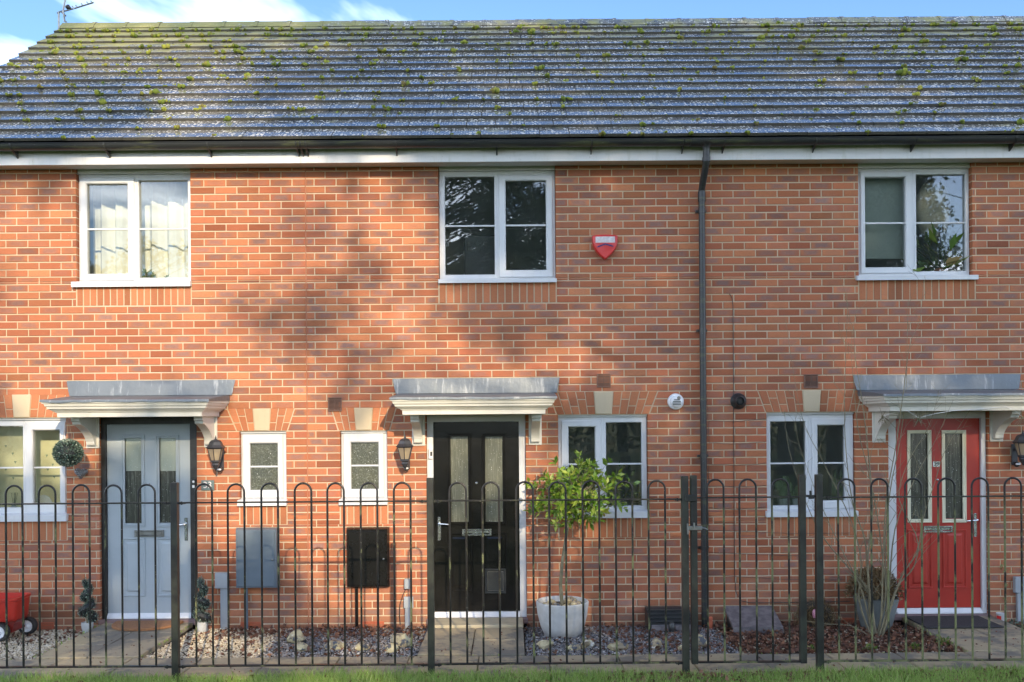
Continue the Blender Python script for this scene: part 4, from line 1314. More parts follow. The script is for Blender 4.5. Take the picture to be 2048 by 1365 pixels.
lathe_y(MB(), [(0.034, 0.06), (0.030, 0.075), (0.012, 0.08)], (c.x, 0, c.z), 20).build('inner_pipe', 'rubber', t, 40)

# wall lanterns
def lantern(px, py, label, plate_dx=0.0):
    a = P(px, py, -0.165)                              # underside rim of the cap
    t = thing('wall_lantern', (a.x, -0.165, a.z - 0.23), label, 'lantern', 'coach lanterns beside the front doors')
    def hexl(r, z, rot=0.5): return [(a.x + r * math.cos((k + rot) * math.pi / 3), -0.165 + r * math.sin((k + rot) * math.pi / 3), a.z + z) for k in range(6)]
    m = MB()
    m.loops([hexl(0.094, -0.004), hexl(0.098, 0.002), hexl(0.072, 0.028), hexl(0.062, 0.056), hexl(0.045, 0.074), hexl(0.014, 0.084), hexl(0.012, 0.092)], True, True)
    m.blob((a.x, -0.165, a.z + 0.10), (0.010, 0.010, 0.012), 8, 6, 0)
    m.tube([(a.x, -0.165, a.z + 0.105), (a.x, -0.165, a.z + 0.125)], [0.006, 0.002], 6)
    m.build('cap', 'lantern', t)
    m = MB()
    tp, bt = hexl(0.080, -0.004), hexl(0.046, -0.130)
    for p, q_ in zip(tp, bt):
        m.tube([p, q_], 0.0045, 6)
    m.tube(hexl(0.080, -0.006), 0.005, 6, closed=True); m.tube(bt, 0.006, 6, closed=True)
    m.build('cage', 'lantern', t)
    m = MB(); m.loops([hexl(0.077, -0.006), hexl(0.044, -0.129)]); m.build('glass', 'lantern_glass', t)
    m = MB(); m.lathe([(0.008, -0.12), (0.012, -0.10), (0.02, -0.08), (0.021, -0.065), (0.012, -0.05), (0.002, -0.045)], (a.x, -0.165, a.z), 12); m.build('bulb', 'bulb', t, 60)
    m = MB()
    m.loops([hexl(0.048, -0.128), hexl(0.050, -0.140), hexl(0.034, -0.155), hexl(0.040, -0.170), hexl(0.022, -0.200), hexl(0.012, -0.215), hexl(0.004, -0.232)], True, True)
    m.build('base', 'lantern', t)
    m = MB()
    m.tube([(a.x, -0.165, a.z - 0.19), (a.x, -0.15, a.z - 0.205), (a.x, -0.10, a.z - 0.15), (a.x, -0.05, a.z - 0.09), (a.x, -0.015, a.z - 0.07)], [0.010, 0.010, 0.009, 0.009, 0.012], 8)
    m.cbox(a.x - 0.03, a.x + 0.03, -0.022, 0.001, a.z - 0.235, a.z - 0.02, 0.006)
    m.build('wall_plate', 'lantern', t)
    m = MB(); m.blob((a.x, -0.05, a.z - 0.225), (0.028, 0.034, 0.03), 14, 10, 0); m.build('motion_sensor', 'black_plastic', t, 60)
    m = MB(); m.cbox(a.x - 0.022, a.x + 0.022, -0.0865, -0.06, a.z - 0.231, a.z - 0.214, 0.004); m.build('sensor_lens', 'white', t)
lantern(431.5, 896, 'black coach lantern between the grey door and the small left window')
lantern(810, 893.5, 'black coach lantern just left of the black front door')
lantern(2046, 885, 'black coach lantern right of the red front door at the picture edge')

# meter cabinets
def meter(px, pipe, mat, label):
    q = rect(*px, -0.09)
    t = thing('meter_cabinet', ((q[0] + q[1]) / 2, 0, q[2]), label, 'meter box', 'meter boxes under the small windows')
    m = MB()
    m.loops([[(x, y, z) for x, z in ((q[0] - e, q[2] - e), (q[1] + e, q[2] - e), (q[1] + e, q[3] + e), (q[0] - e, q[3] + e))] for e, y in ((0.012, 0.001), (0.012, -0.03), (0.0, -0.085))], False, True)
    m.build('cabinet', mat, t)
    dr = MB().cbox(q[0] + 0.012, q[1] - 0.016, -0.094, -0.084, q[2] + 0.014, q[3] - 0.020, 0.004).build('door', mat, t)
    zc = q[2] + (q[3] - q[2]) * 0.48
    lathe_y(MB(), [(0.010, 0.093), (0.010, 0.098), (0.006, 0.100)], (q[1] - 0.038, 0, zc), 12).build('lock', 'dull_steel', dr)
    for zh in (0.12, 0.86):
        MB().cbox(q[0] + 0.004, q[0] + 0.016, -0.099, -0.084, q[2] + (q[3] - q[2]) * zh - 0.02, q[2] + (q[3] - q[2]) * zh + 0.02, 0.002).build('hinge', mat, dr)
    pp = P(pipe[0], pipe[1], -0.04)
    m = MB(); m.tube([(pp.x, -0.04, q[2] + 0.01), (pp.x, -0.04, 0.0)], 0.016, 12); m.build('pipe', mat, t, 40)
meter((471.6, 552.4, 1060, 1176), (493, 1220), 'grey_box', 'blue-grey meter box on the wall left of the brick joint')
meter((694, 774.6, 1059, 1174), (713.5, 1220), 'black_box', 'black meter box on the wall left of the black door')
# cable entry covers
def cable_cover(name, segs, mat, label, yd=0.05):
    c = P(segs[-1][0], segs[-1][3])
    t = thing(name, (c.x, 0, 0.0), label, 'cable cover', 'cable covers at the foot of the wall')
    for i, (x0, x1, y0, y1) in enumerate(segs):
        q = rect(x0, x1, y0, y1, -yd / 2)
        if i == len(segs) - 1: q[2] = 0.0
        d = yd if i == 0 else yd * 0.75
        MB().cbox(q[0], q[1], -d, 0.001, q[2], q[3], 0.005).build('junction_box' if i < len(segs) - 1 else 'duct', mat, t)
    return t
cable_cover('cable_cover', ((431, 456.4, 1146, 1177), (441, 456, 1177, 1260)), 'pale_grey', 'pale grey cable cover right of the spiral topiary at the grey door')
t = cable_cover('cable_cover', ((809, 820.5, 1158, 1178), (807.6, 826.6, 1194, 1217), (810, 820, 1217, 1254)), 'pale_grey', 'small white cable boxes on the wall left of the black door')
m = MB(); m.tube([P(812, 1178, -0.02), P(806, 1190, -0.025), P(800, 1210, -0.03), P(799, 1230, -0.03), P(801, 1250, -0.03)], 0.004, 6); m.build('cable', 'black_plastic', t, 60)
cable_cover('cable_cover', ((2028, 2050, 1154, 1186), (2034, 2050, 1186, 1232)), 'pale_grey', 'blue-grey cable cover at the right edge beyond the red door')
# house number plaque, doorbells
q = rect(402.5, 428, 961, 981, -0.01)
t = thing('number_plaque', ((q[0] + q[1]) / 2, 0, q[2]), 'grey-green house number plaque reading 33 below the left lantern', 'sign')
MB().cbox(q[0], q[1], -0.012, 0.001, q[2], q[3], 0.002).build('plate', 'plaque', t)
text_mesh('numeral', '33', 0.092, 'print_white', t, ((q[0] + q[1]) / 2, -0.0125, (q[2] + q[3]) / 2))
def bell(px, py, mat, label, pale):
    c = P(px, py, 0.03)
    t = thing('doorbell', (c.x, 0.04, c.z - 0.06), label, 'doorbell')
    MB().cbox(c.x - 0.023, c.x + 0.023, 0.014, 0.0405, c.z - 0.055, c.z + 0.055, 0.008).build('casing', mat, t)
    if pale:
        lathe_y(MB(), [(0.012, -0.014), (0.012, -0.010)], (c.x, 0, c.z + 0.025), 14).build('camera_eye', 'white', t)
        MB().cbox(c.x - 0.012, c.x + 0.012, 0.010, 0.0142, c.z - 0.038, c.z - 0.012, 0.002).build('button', 'white', t)
    else:
        MB().cbox(c.x - 0.004, c.x + 0.016, 0.010, 0.0142, c.z - 0.022, c.z + 0.022, 0.002).build('camera_eye', 'black_plastic', t)
bell(388, 968.5, 'black_plastic', 'slim black doorbell with white button on the black frame of the grey door', True)
bell(861.5, 908, 'white', 'white video doorbell on the frame left of the black door', False)
# tv aerial on the gable end
YA = 3.35
base = P(117.8, 72, YA)
t = thing('tv_aerial', (base.x, YA, 6.6), 'weathered television aerial above the left end of the roof ridge', 'aerial')
m = MB(); m.tube([(base.x, YA, 6.9), P(117.5, 24, YA)], 0.014, 8); m.build('mast', 'aerial', t)
m = MB(); m.tube([P(114, 27, YA), P(122, 23, YA), P(130, 22.5, YA), P(150, 17, YA - .1), P(187, 5.5, YA - .3)], 0.010, 6); m.build('boom', 'aerial', t)
m = MB(); m.tube([P(129.5, 44, YA - .02), P(127.5, 30, YA - .02), P(126.5, 20, YA - .02), P(131, -2, YA - .02), P(133, -22, YA - .02)], 0.013, 6); m.build('reflector_mast', 'aerial', t)
m = MB(); m.tube([P(122, 24, YA), P(127, 28, YA), P(131, 32, YA - .1)], 0.013, 6); m.build('clamp', 'aerial', t)
for px, py in ((147, 16), (154, 14), (165, 10.5), (176, 7), (184, 5)):
    m = MB(); m.tube([P(px - 2.2, py - 2.5, YA - .3), P(px + 1, py + 1.5, YA - .1)], 0.009, 6); m.tube([P(px - 2, py - 2, YA - .5), P(px, py, YA - .15)], 0.006, 6)
    m.build('director', 'aerial', t)
m = MB(); m.tube([P(131, 14, YA - .15), P(136, 14.5, YA - .18), P(142, 18, YA - .18)], [0.012, 0.035, 0.012], 8); m.build('dipole_box', 'dark_item', t)
m = MB(); m.tube([P(128, 42, YA), P(131, 44, YA - .05), P(134, 44.5, YA - .05)], 0.009, 6); m.build('reflector_tip', 'aerial', t)

# ------------------------------------------------------------------ railings and gate
FY = -1.93
def fx(px): return P(px, 1150, FY).x
ZTR, ZBR, ZHT, BR = 1.483, 0.172, 1.638, 0.0086
HP = 0.1336
def hoop(parent, xc, zt=ZHT, zb=ZBR):
    r = HP / 2
    zc = zt - BR - r
    pts = [(xc - r, FY, zb - 0.004)] + [(xc - r, FY, zb + (zc - zb) * k / 4) for k in range(1, 4)]
    pts += [(xc - r * math.cos(a * math.pi / 12), FY + random.uniform(-.001, .001), zc + r * math.sin(a * math.pi / 12)) for a in range(13)]
    pts += [(xc + r, FY, zb + (zc - zb) * k / 4) for k in (3, 2, 1)] + [(xc + r, FY, zb - 0.004)]
    m = MB(); m.tube(pts, BR, 8)
    m.build('hoop', 'fence', parent, 50)
def post(parent, px, top, w_=0.054, zb=0.0):
    x = fx(px)
    m = MB(); m.cbox(x - w_ / 2, x + w_ / 2, FY - w_ / 2, FY + w_ / 2, zb, top, 0.004)
    m.build('post', 'post', parent)
    return x
def rail(parent, x0, x1, z, lug=True):
    m = MB(); m.cbox(x0, x1, FY - 0.019, FY + 0.019, z - 0.0055, z + 0.0055, 0.0015)
    if lug:
        for x, s in ((x0, 1), (x1, -1)):
            m.cbox(x, x + s * 0.055, FY - 0.023, FY + 0.023, z - 0.011, z - 0.0056, 0.001) if s > 0 else m.cbox(x - 0.055, x, FY - 0.023, FY + 0.023, z - 0.011, z - 0.0056, 0.001)
            lathe_pts = [(x + s * 0.035, FY - 0.02, z - 0.016), (x + s * 0.035, FY - 0.02, z + 0.012)]
            m.tube(lathe_pts, 0.006, 6)
    m.build('rail', 'fence', parent)
t = thing('railing', (fx(680), FY, 0.0), 'long run of black hoop-topped railing left of the gate', 'fence', 'hoop-topped railings along the front')
xs_p = [post(t, px, tp) for px, tp in ((350.5, 1.645), (861.5, 1.668), (1370.5, 1.668))]
xs_p = [fx(-161)] + xs_p
for a, b in zip(xs_p[:-1], xs_p[1:]):
    for z in (ZTR, ZBR):
        rail(t, a + 0.028, b - 0.028, z)
for px in (-37.5, 29.2, 95.2, 162, 228, 295, 408.8, 473.3, 540, 607, 673, 739, 805.8, 917, 982, 1049.8, 1115.9, 1182.7, 1248.7, 1314.4):
    hoop(t, fx(px) + random.gauss(0, 0.0018), ZHT + random.gauss(0, 0.002))
t = thing('railing', (fx(1850), FY, 0.0), 'black hoop-topped railing right of the gate, in front of the red door', 'fence', 'hoop-topped railings along the front')
xp = post(t, 1638.5, 1.672)
for z in (ZTR + 0.004, ZBR + 0.002):
    rail(t, xp + 0.028, fx(2160), z)
for px in (1693.8, 1760, 1827.6, 1894, 1961, 2027, 2094):
    hoop(t, fx(px), ZHT + 0.004, ZBR + 0.002)
t = thing('gate', (fx(1388), FY, 0.1), 'black hoop-topped metal gate between the two runs of railing', 'gate')
for px in (1388, 1605):
    x = fx(px)
    MB().cbox(x - 0.026, x + 0.026, FY - 0.024, FY + 0.024, ZBR - 0.012, 1.672, 0.004).build('stile', 'post', t)
GT = ZTR + 0.010
for z in (GT, ZBR):
    rail(t, fx(1394.5), fx(1598.3), z, False)
for px in (1431.8, 1496.5, 1561.5):
    hoop(t, fx(px), ZHT + 0.008, ZBR)
q = rect(1370, 1393, 990, 1003.5, FY - 0.03)
MB().cbox(q[0], q[1], FY - 0.042, FY - 0.028, q[2], q[3], 0.005).build('hinge', 'post', t)
m = MB(); q = rect(1373, 1404, 1052, 1061, FY - 0.03)
m.cbox(q[0], q[1], FY - 0.042, FY - 0.028, q[2], q[3], 0.003)
m.tube([P(1375, 1048, FY - .04), P(1375.5, 1069, FY - .04)], 0.008, 8)
m.tube([P(1388, 1046, FY - .045), P(1388, 1056, FY - .045)], 0.009, 8)
m.tube([P(1402, 1056, FY - .04), P(1410, 1057, FY - .045), P(1415, 1060, FY - .045)], 0.005, 6)
m.build('hinge', 'dull_steel', t)
m = MB(); m.tube([P(1612, 992.5, FY), P(1633, 993, FY)], 0.010, 8); m.tube([P(1621, 982, FY - .01), P(1621.5, 993, FY - .01)], 0.010, 8); m.tube([P(1617, 996, FY - .01), P(1628, 996, FY - .01)], 0.009, 8)
m.build('latch', 'post', t)

# ------------------------------------------------------------------ garden beds
def bed_z(y):                                        # bed surface: low by the wall, up to the paving edge
    return 0.022 + 0.045 * np.clip(-y / 1.35, 0, 1)
def bed_points(n, regs):
    a = np.array([(x1 - x0) * (y1 - y0) for x0, x1, y0, y1 in regs]); a = a / a.sum()
    pts = []
    for (x0, x1, y0, y1), f in zip(regs, a):
        k = int(n * f)
        x, y = RNG.uniform(x0, x1, k), RNG.uniform(y0, y1, k)
        pts.append(np.stack([x, y, bed_z(y)], 1))
    return np.concatenate(pts)
def gravel(name, n, regs, size, mat, label):
    p = bed_points(n, regs)
    p[:, 2] += RNG.uniform(-0.006, 0.008, len(p))
    V, Fc, rn = stones(p, RNG.uniform(size * 0.6, size * 1.35, len(p)))
    return tag(bulk(name, V, Fc, mat, None, rn), label, 'gravel', kind='stuff')
gravel('gravel', 9500, [(-6.0, -4.17, -1.355, -0.01), (-3.24, -2.25, -1.355, -0.01)], 0.0115, 'cream_gravel', 'cream gravel either side of the path to the grey door')
gravel('gravel', 12500, [(-2.3, -0.85, -1.355, -0.01), (0.11, 2.0, -1.355, -0.01)], 0.0095, 'grey_gravel', 'blue-grey gravel either side of the path to the black door')
gravel('gravel', 1500, [(2.0, 3.93, -1.355, -0.01), (4.88, 6.0, -1.355, -0.01)], 0.012, 'cream_gravel', 'scattered pale stones in the leafy bed by the red door')
def litter(name, pts, size, label, mat='dead_leaf', up=0.012):
    n = len(pts)
    pts = pts + np.stack([np.zeros(n), np.zeros(n), RNG.uniform(0.002, up, n)], 1)
    ax = unit(np.stack([RNG.normal(size=n), RNG.normal(size=n), RNG.normal(0, 0.35, n)], 1))
    V, Fc, rn = leaves(pts, RNG.uniform(size * 0.6, size * 1.4, n), ax, 0.62, 0.2, 0.05)
    return tag(bulk(name, V, Fc, mat, None, rn), label, 'leaves', kind='stuff')
p1 = bed_points(5200, [(2.0, 3.93, -1.355, -0.01), (4.88, 6.0, -1.355, -0.01)])
p2 = bed_points(700, [(-2.9, -0.9, -0.5, -0.01)])
p3 = bed_points(900, [(-3.2, 1.9, -1.3, -0.02), (-5.6, -4.2, -0.8, -0.02)])
p4 = bed_points(350, [(0.9, 2.05, -1.25, -0.02)])
litter('leaf_litter', np.concatenate([p1, p2, p3, p4]), 0.042, 'brown fallen leaves lying in the garden beds', up=0.035)
gp = []
for cxl, n in ((-4.2, 25), (-3.5, 40), (-1.3, 22), (-0.65, 30), (0.2, 25), (0.85, 70), (1.15, 90), (1.7, 60), (2.2, 60), (2.55, 110), (3.3, 110), (3.9, 160), (4.4, 120), (-2.2, 15), (4.9, 90), (1.45, 40), (-4.9, 20)):
    k = n
    k = int(n * 1.8)
    gp.append(np.stack([RNG.normal(cxl, 0.2, k), RNG.uniform(-2.35, -1.95, k), np.full(k, 0.075)], 1))
sp = np.stack([RNG.uniform(-5.2, 5.2, 150), RNG.uniform(-1.9, -1.38, 150), np.full(150, PZ + 0.006)], 1)
sq = np.stack([np.concatenate([RNG.uniform(-4.1, -3.3, 25), RNG.uniform(-0.8, 0.05, 20), RNG.uniform(4.0, 4.8, 40)]), RNG.uniform(-1.33, -0.6, 85), np.full(85, 0.108)], 1)
litter('leaf_litter', np.concatenate([sp, sq]), 0.022, 'small brown leaf scraps lying on the paving slabs', up=0.006)
gw = np.concatenate([np.stack([RNG.normal(x0, 0.012, 45), RNG.uniform(-1.35, -0.1, 45), np.full(45, 0.085)], 1) for x0 in (-4.17, -3.24, 3.93)] + [np.stack([RNG.uniform(-5.2, 5.2, 160), RNG.normal(-1.365, 0.01, 160), np.full(160, 0.075)], 1)])
V, Fc, rn = leaves(gw, RNG.uniform(0.012, 0.035, len(gw)), np.tile([0, 0, 1.0], (len(gw), 1)), 0.35, 0.1, 0.7)
tag(bulk('weeds', V, Fc, 'grass', None, rn), 'tiny green weeds along the edges of the paving', 'weeds', kind='stuff')
litter('leaf_litter', np.concatenate(gp), 0.040, 'brown fallen leaves scattered on the grass edge', up=0.03)
# grass blades
def grass(n, x0, x1, y0, y1, h0, h1, wd, z, name='grass', label='green grass verge in front of the railings'):
    x, y = RNG.uniform(x0, x1, n), RNG.uniform(y0, y1, n)
    dens = 0.5 + 0.5 * np.sin(x * 2.3 + 1.2) * np.sin(x * 0.9 + y * 3)
    hgt = RNG.uniform(h0, h1, n) * (0.65 + 0.5 * dens)
    a = RNG.uniform(0, 2 * math.pi, n)
    lean = RNG.uniform(0.1, 0.75, n) * hgt
    zb = np.full(n, z)
    bx, by = np.cos(a), np.sin(a)
    pa = RNG.uniform(0, 2 * math.pi, n)
    sx, sy = np.cos(pa) * wd / 2, np.sin(pa) * wd / 2
    V = np.stack([np.stack([x - sx, y - sy, zb], 1), np.stack([x + sx, y + sy, zb], 1),
                  np.stack([x + sx * .8 + bx * lean * .4, y + sy * .8 + by * lean * .4, zb + hgt * .62], 1), np.stack([x - sx * .8 + bx * lean * .4, y - sy * .8 + by * lean * .4, zb + hgt * .62], 1),
                  np.stack([x + bx * lean, y + by * lean, zb + hgt], 1)], 1).reshape(-1, 3)
    i = np.arange(n)[:, None] * 5
    F1 = np.concatenate([i + np.array([[0, 1, 2]]), i + np.array([[0, 2, 3]]), i + np.array([[3, 2, 4]])])
    return tag(bulk(name, V, F1, 'grass', None, np.repeat(RNG.random(n), 5)), label, 'grass', kind='stuff')
grass(42000, -5.6, 5.6, -2.5, -1.92, 0.045, 0.13, 0.004, 0.055)
grass(16000, -6, 6, -4.2, -2.5, 0.03, 0.07, 0.006, 0.06, label='green lawn nearer the camera than the verge')

# knapped flints along the beds
def flint(px, py, w_, h_, label, y=None, group='flints along the grey gravel'):
    w_, h_ = w_ * 0.85, h_ * 0.78
    Y = y
    if Y is None:
        Y = -0.6
        for _ in range(8):
            z = float(bed_z(Y)); b = -(P(px, py, 0).z - CAMZ) / 9.16 * 1.0
            Y = CAMY + (CAMZ - z) / b
        Y = max(-1.28, min(-0.1, Y))
    c = P(px, py, Y)
    zb = float(bed_z(Y))
    s = (Y - CAMY) / F
    m = MB()
    bm = bmesh.new(); bmesh.ops.create_icosphere(bm, subdivisions=2, radius=1)
    seed = random.uniform(0, 50)
    vs = []
    for v in bm.verts:
        d = Vector(v.co)
        from mathutils import noise
        k = 1 + 0.55 * noise.noise(d * 1.1 + Vector((seed, 0, 0))) + 0.25 * noise.noise(d * 2.6 + Vector((0, seed, 0)))
        vs.append((c.x + d.x * k * w_ * s / 2, Y + d.y * k * w_ * s * 0.4, zb + h_ * s * 0.38 + d.z * k * h_ * s * 0.55))
    fs = [tuple(v.index for v in f.verts) for f in bm.faces]
    bm.free()
    m.add(vs, fs)
    zmin = min(v[2] for v in vs)
    o = m.build('flint', 'flint', None, 25)
    o.data.transform(Matrix.Translation((-c.x, -Y, -zb)))
    o.location = (c.x, Y, zb)
    WL[o.name] = Vector(o.location)
    return tag(o, label, 'stone', group)
flint(593, 1288, 44, 36, 'dark grey and white flint, leftmost on the grey gravel')
flint(606, 1303, 40, 22, 'pale buff flint just in front of the leftmost flint')
flint(668, 1298, 42, 26, 'buff flint, third from the left on the grey gravel')
flint(724, 1301, 36, 22, 'small cream flint below the black meter box pipe')
flint(784, 1304, 34, 22, 'low cream flint beside the tall flint left of the black door path')
flint(801, 1294, 44, 40, 'tall yellowish flint left of the black door path')
flint(1091, 1297, 40, 24, 'buff flint just left of the white pot')
flint(1150, 1300, 30, 20, 'small pale flint in front of the white pot')
flint(1175, 1296, 30, 24, 'dark and white flint at the right foot of the white pot')
flint(1238, 1300, 46, 24, 'cream and grey flint midway between the pot and the black trough')
flint(1312, 1298, 30, 26, 'yellowish flint below the black slatted trough')
flint(1366, 1300, 26, 18, 'small grey flint behind the gate post')
flint(1402, 1294, 34, 30, 'yellow-green flint at the foot of the drainpipe')

# ------------------------------------------------------------------ white pot with standard laurel
PX_, PY_ = P(1124.7, 1208, -0.39).x, -0.39
pz = float(bed_z(-0.39))
t = thing('plant_pot', (PX_, PY_, pz), 'large round white pot on the gravel right of the black door', 'pot')
m = MB()
m.lathe([(0.165, 0.0), (0.182, 0.01), (0.215, 0.09), (0.240, 0.19), (0.252, 0.28), (0.256, 0.322), (0.250, 0.330), (0.240, 0.328), (0.236, 0.30), (0.225, 0.262)], (PX_, PY_, pz), 48, cap1=False)
m.build('body', 'pot_white', t, 40)
m = MB(); m.lathe([(0.232, 0.268), (0.228, 0.276)], (PX_, PY_, pz), 32); m.build('compost', 'soil', t)
for i, (dx_, dy_, s_) in enumerate(((-0.15, -0.08, .06), (-0.06, -0.13, .075), (0.03, -0.12, .06), (0.13, -0.07, .09), (0.17, 0.02, .06), (0.08, 0.09, .10), (-0.10, 0.08, .07), (-0.16, 0.03, .05), (0.11, -0.12, .055))):
    m = MB(); m.blob((0, 0, 0), (s_ * .62, s_ * .5, s_ * .45), 9, 7, 0.22)
    o = m.build('flint', 'flint', None, 25, (PX_ + dx_, PY_ + dy_, pz + 0.275 + s_ * .3))
    tag(o, 'pale flint resting on the compost inside the white pot', 'stone', 'flints inside the white pot')
t = thing('laurel_tree', (PX_, PY_, pz + 0.27), 'lollipop laurel tree with bright green leaves growing in the white pot', 'tree')
m = MB()
tb = Vector((PX_, PY_, pz + 0.26))
c0 = P(1155, 985, -0.40)
trk = [tb, P(1121, 1170, -0.39), P(1125, 1120, -0.39), P(1132, 1075, -0.39), P(1140, 1030, -0.40), c0]
m.tube(trk, [0.020, 0.018, 0.015, 0.015, 0.012, 0.008], 10)
m.build('trunk', 'bark', t, 60)
RX, RYc, RZ = 0.56, 0.45, 0.43
tips = []
m = MB()
for i in range(150):
    u = random.uniform(-0.9, 1); th = random.uniform(0, 2 * math.pi)
    rr = math.sqrt(max(0, 1 - u * u)); f = random.uniform(0.35, 1.03)
    tip = c0 + Vector((RX * rr * math.cos(th) * f, RYc * rr * math.sin(th) * f, RZ * u * f))
    st = trk[4].lerp(c0, random.random())
    mid = st.lerp(tip, 0.55) + Vector((0, 0, random.uniform(-.05, .05)))
    m.tube([st, mid, tip], [0.004, 0.003, 0.0015], 5)
    tips.append((tip, (tip - mid).normalized()))
m.build('branches', 'bark', t)
lm = []
for i in range(5):
    m = MB()
    L_, W_ = 1.0, random.uniform(0.30, 0.40)
    rows = []
    for k in range(6):
        u = k / 5
        wv = W_ * (math.sin(math.pi * min(1, u * 0.93 + 0.04)) ** 0.85) * (0.5 if k in (0,) else 1) / 2 + 0.004
        bend = -0.22 * u * u + random.uniform(-.01, .01)
        rows.append([(-wv, u, bend + 0.10 * wv / W_ * 2), (0, u, bend), (wv, u, bend + 0.10 * wv / W_ * 2)])
    m.loops(rows, closed=False)
    me = m.mesh('leaf', 60); me.materials.append(MT['laurel_obj']); lm.append(me)
crown = MB().blob(tuple(c0), (0.02, 0.02, 0.02), 6, 4, 0).build('crown', 'bark', t)
nl = 0
lv_pos, lv_ax, lv_sz = [], [], []
gcols = [(0.07, 0.17, 0.022), (0.13, 0.26, 0.03), (0.21, 0.36, 0.045), (0.31, 0.45, 0.06), (0.44, 0.52, 0.10)]
for ti, (tip, d) in enumerate(tips):
    for k in range(random.randint(7, 11)):
        a = random.uniform(0, 2 * math.pi)
        side = d.orthogonal().normalized()
        side = Matrix.Rotation(a, 3, d) @ side
        dr = (d * random.uniform(0.0, 0.9) + side * random.uniform(0.5, 1.0) + Vector((0, -0.15, 0.12))).normalized()
        pos = tip - d * random.uniform(0, 0.11)
        sz = random.uniform(0.05, 0.10)
        if nl < 298 and (pos.y < c0.y + 0.05):
            o = bpy.data.objects.new('leaf', random.choice(lm))
            zax = Vector((random.gauss(0, .4), random.gauss(-.5, .4), 1)); zax = (zax - dr * zax.dot(dr)).normalized()
            xax = dr.cross(zax)
            put(o, pos, crown)
            o.rotation_euler = Matrix((xax, dr, zax)).transposed().to_euler()
            o.scale = (sz, sz, sz)
            c_ = random.choice(gcols); o.color = (*c_, 1)
            nl += 1
        else:
            lv_pos.append(pos); lv_ax.append(dr); lv_sz.append(sz)
V, Fc, rn = leaves(np.array([list(p) for p in lv_pos]), np.array(lv_sz), np.array([list(p) for p in lv_ax]), 0.42, 0.06, 0.1)
o = bulk('foliage', V, Fc, 'laurel', crown, rn); o['kind'] = 'stuff'

# ------------------------------------------------------------------ faux box topiary
def fuzz(pts, nrm, size, mat, parent, name='foliage'):
    V, Fc, rn = leaves(pts, RNG.uniform(size * .6, size * 1.3, len(pts)), nrm, 0.5, 0.1, 0.8)
    return bulk(name, V, Fc, mat, parent, rn)
def spiral(px, py_pot, label, hand):
    Y = -0.16
    c = P(px, py_pot, Y)
    zb = float(bed_z(Y)) + 0.01
    t = thing('spiral_topiary', (c.x, Y, zb), label, 'topiary', 'spiral topiaries flanking the grey door')
    m = MB(); m.lathe([(0.044, 0.0), (0.048, 0.008), (0.055, 0.06), (0.057, 0.098), (0.052, 0.10), (0.05, 0.085)], (c.x, Y, zb), 28, cap1=True); m.build('pot', 'pot_white', t, 40)
    m = MB(); m.tube([(c.x, Y, zb + 0.08), (c.x, Y, zb + 0.52)], 0.008, 6); m.build('stem', 'bark', t)
    pts, nr = [], []
    path, rads = [], []
    for k in range(60):
        u = k / 59
        a = hand * (u * 2.6 * 2 * math.pi)
        rad = 0.052 * (1 - u * 0.75)
        path.append((c.x + rad * math.cos(a), Y + rad * math.sin(a), zb + 0.13 + 0.38 * u)); rads.append(0.058 * (1 - 0.42 * u))
    for p, r_ in zip(path, rads):
        d = unit(RNG.normal(size=(36, 3)))
        pts.append(np.array(p) + d * r_ * 0.8); nr.append(d)
    m = MB(); m.tube(path, [r_ * .75 for r_ in rads], 8); m.build('core', 'dark_item', t)
    fuzz(np.concatenate(pts), np.concatenate(nr), 0.017, 'box_leaf', t)
spiral(174.7, 1245, 'spiral topiary in a white pot left of the grey door', 1)
spiral(404.5, 1245, 'spiral topiary in a white pot right of the grey door', -1)
c = P(136, 906, -0.36)
t = thing('topiary_ball', tuple(c), 'round box-leaf topiary ball hanging from the left canopy', 'topiary')
MB().blob(tuple(c), (0.12, 0.12, 0.12), 16, 10, 0).build('core', 'dark_item', t, 60)
d = unit(RNG.normal(size=(2600, 3)))
fuzz(np.array(c) + d * 0.122, d, 0.022, 'box_leaf', t)
m = MB(); hk = P(134, 829, -0.40)
for dx_ in (-0.05, 0.0, 0.05):
    m.tube([(c.x + dx_, c.y, c.z + 0.11), tuple(hk)], 0.0018, 5)
m.build('hanging_cord', 'string', t)
c = P(162.5, 946, -0.05)
t = thing('hanging_heart', tuple(c), 'dark metal heart ornament hanging on the wall below the topiary ball', 'ornament')
m = MB()
hp_ = []
for k in range(28):
    a = 2 * math.pi * k / 28
    hp_.append((16 * math.sin(a) ** 3 / 17.0, (13 * math.cos(a) - 5 * math.cos(2 * a) - 2 * math.cos(3 * a) - math.cos(4 * a)) / 17.0))
m.loops([[(c.x + x * 0.072 * s, c.y + y, c.z + z * 0.066 * s) for x, z in hp_] for s, y in ((0.55, 0.03), (0.92, 0.016), (1.0, 0.0), (0.92, -0.02), (0.55, -0.036))], True, True)
m.build('heart', 'pewter', t, 30)
m = MB()
for k in range(5):
    for j in range(5):
        u, v = -0.044 + j * 0.022 + (k % 2) * 0.011, 0.03 - k * 0.02
        if abs(u) < 0.05 - k * 0.008: m.blob((c.x + u, c.y - 0.036, c.z + v), (0.010, 0.012, 0.009), 8, 5, 0)
m.build('embossing', 'dull_steel', t, 60)
m = MB(); m.tube([(c.x, c.y, c.z + 0.03), (c.x - 0.01, -0.03, c.z + 0.30)], 0.0015, 5); m.build('hanging_cord', 'string', t)

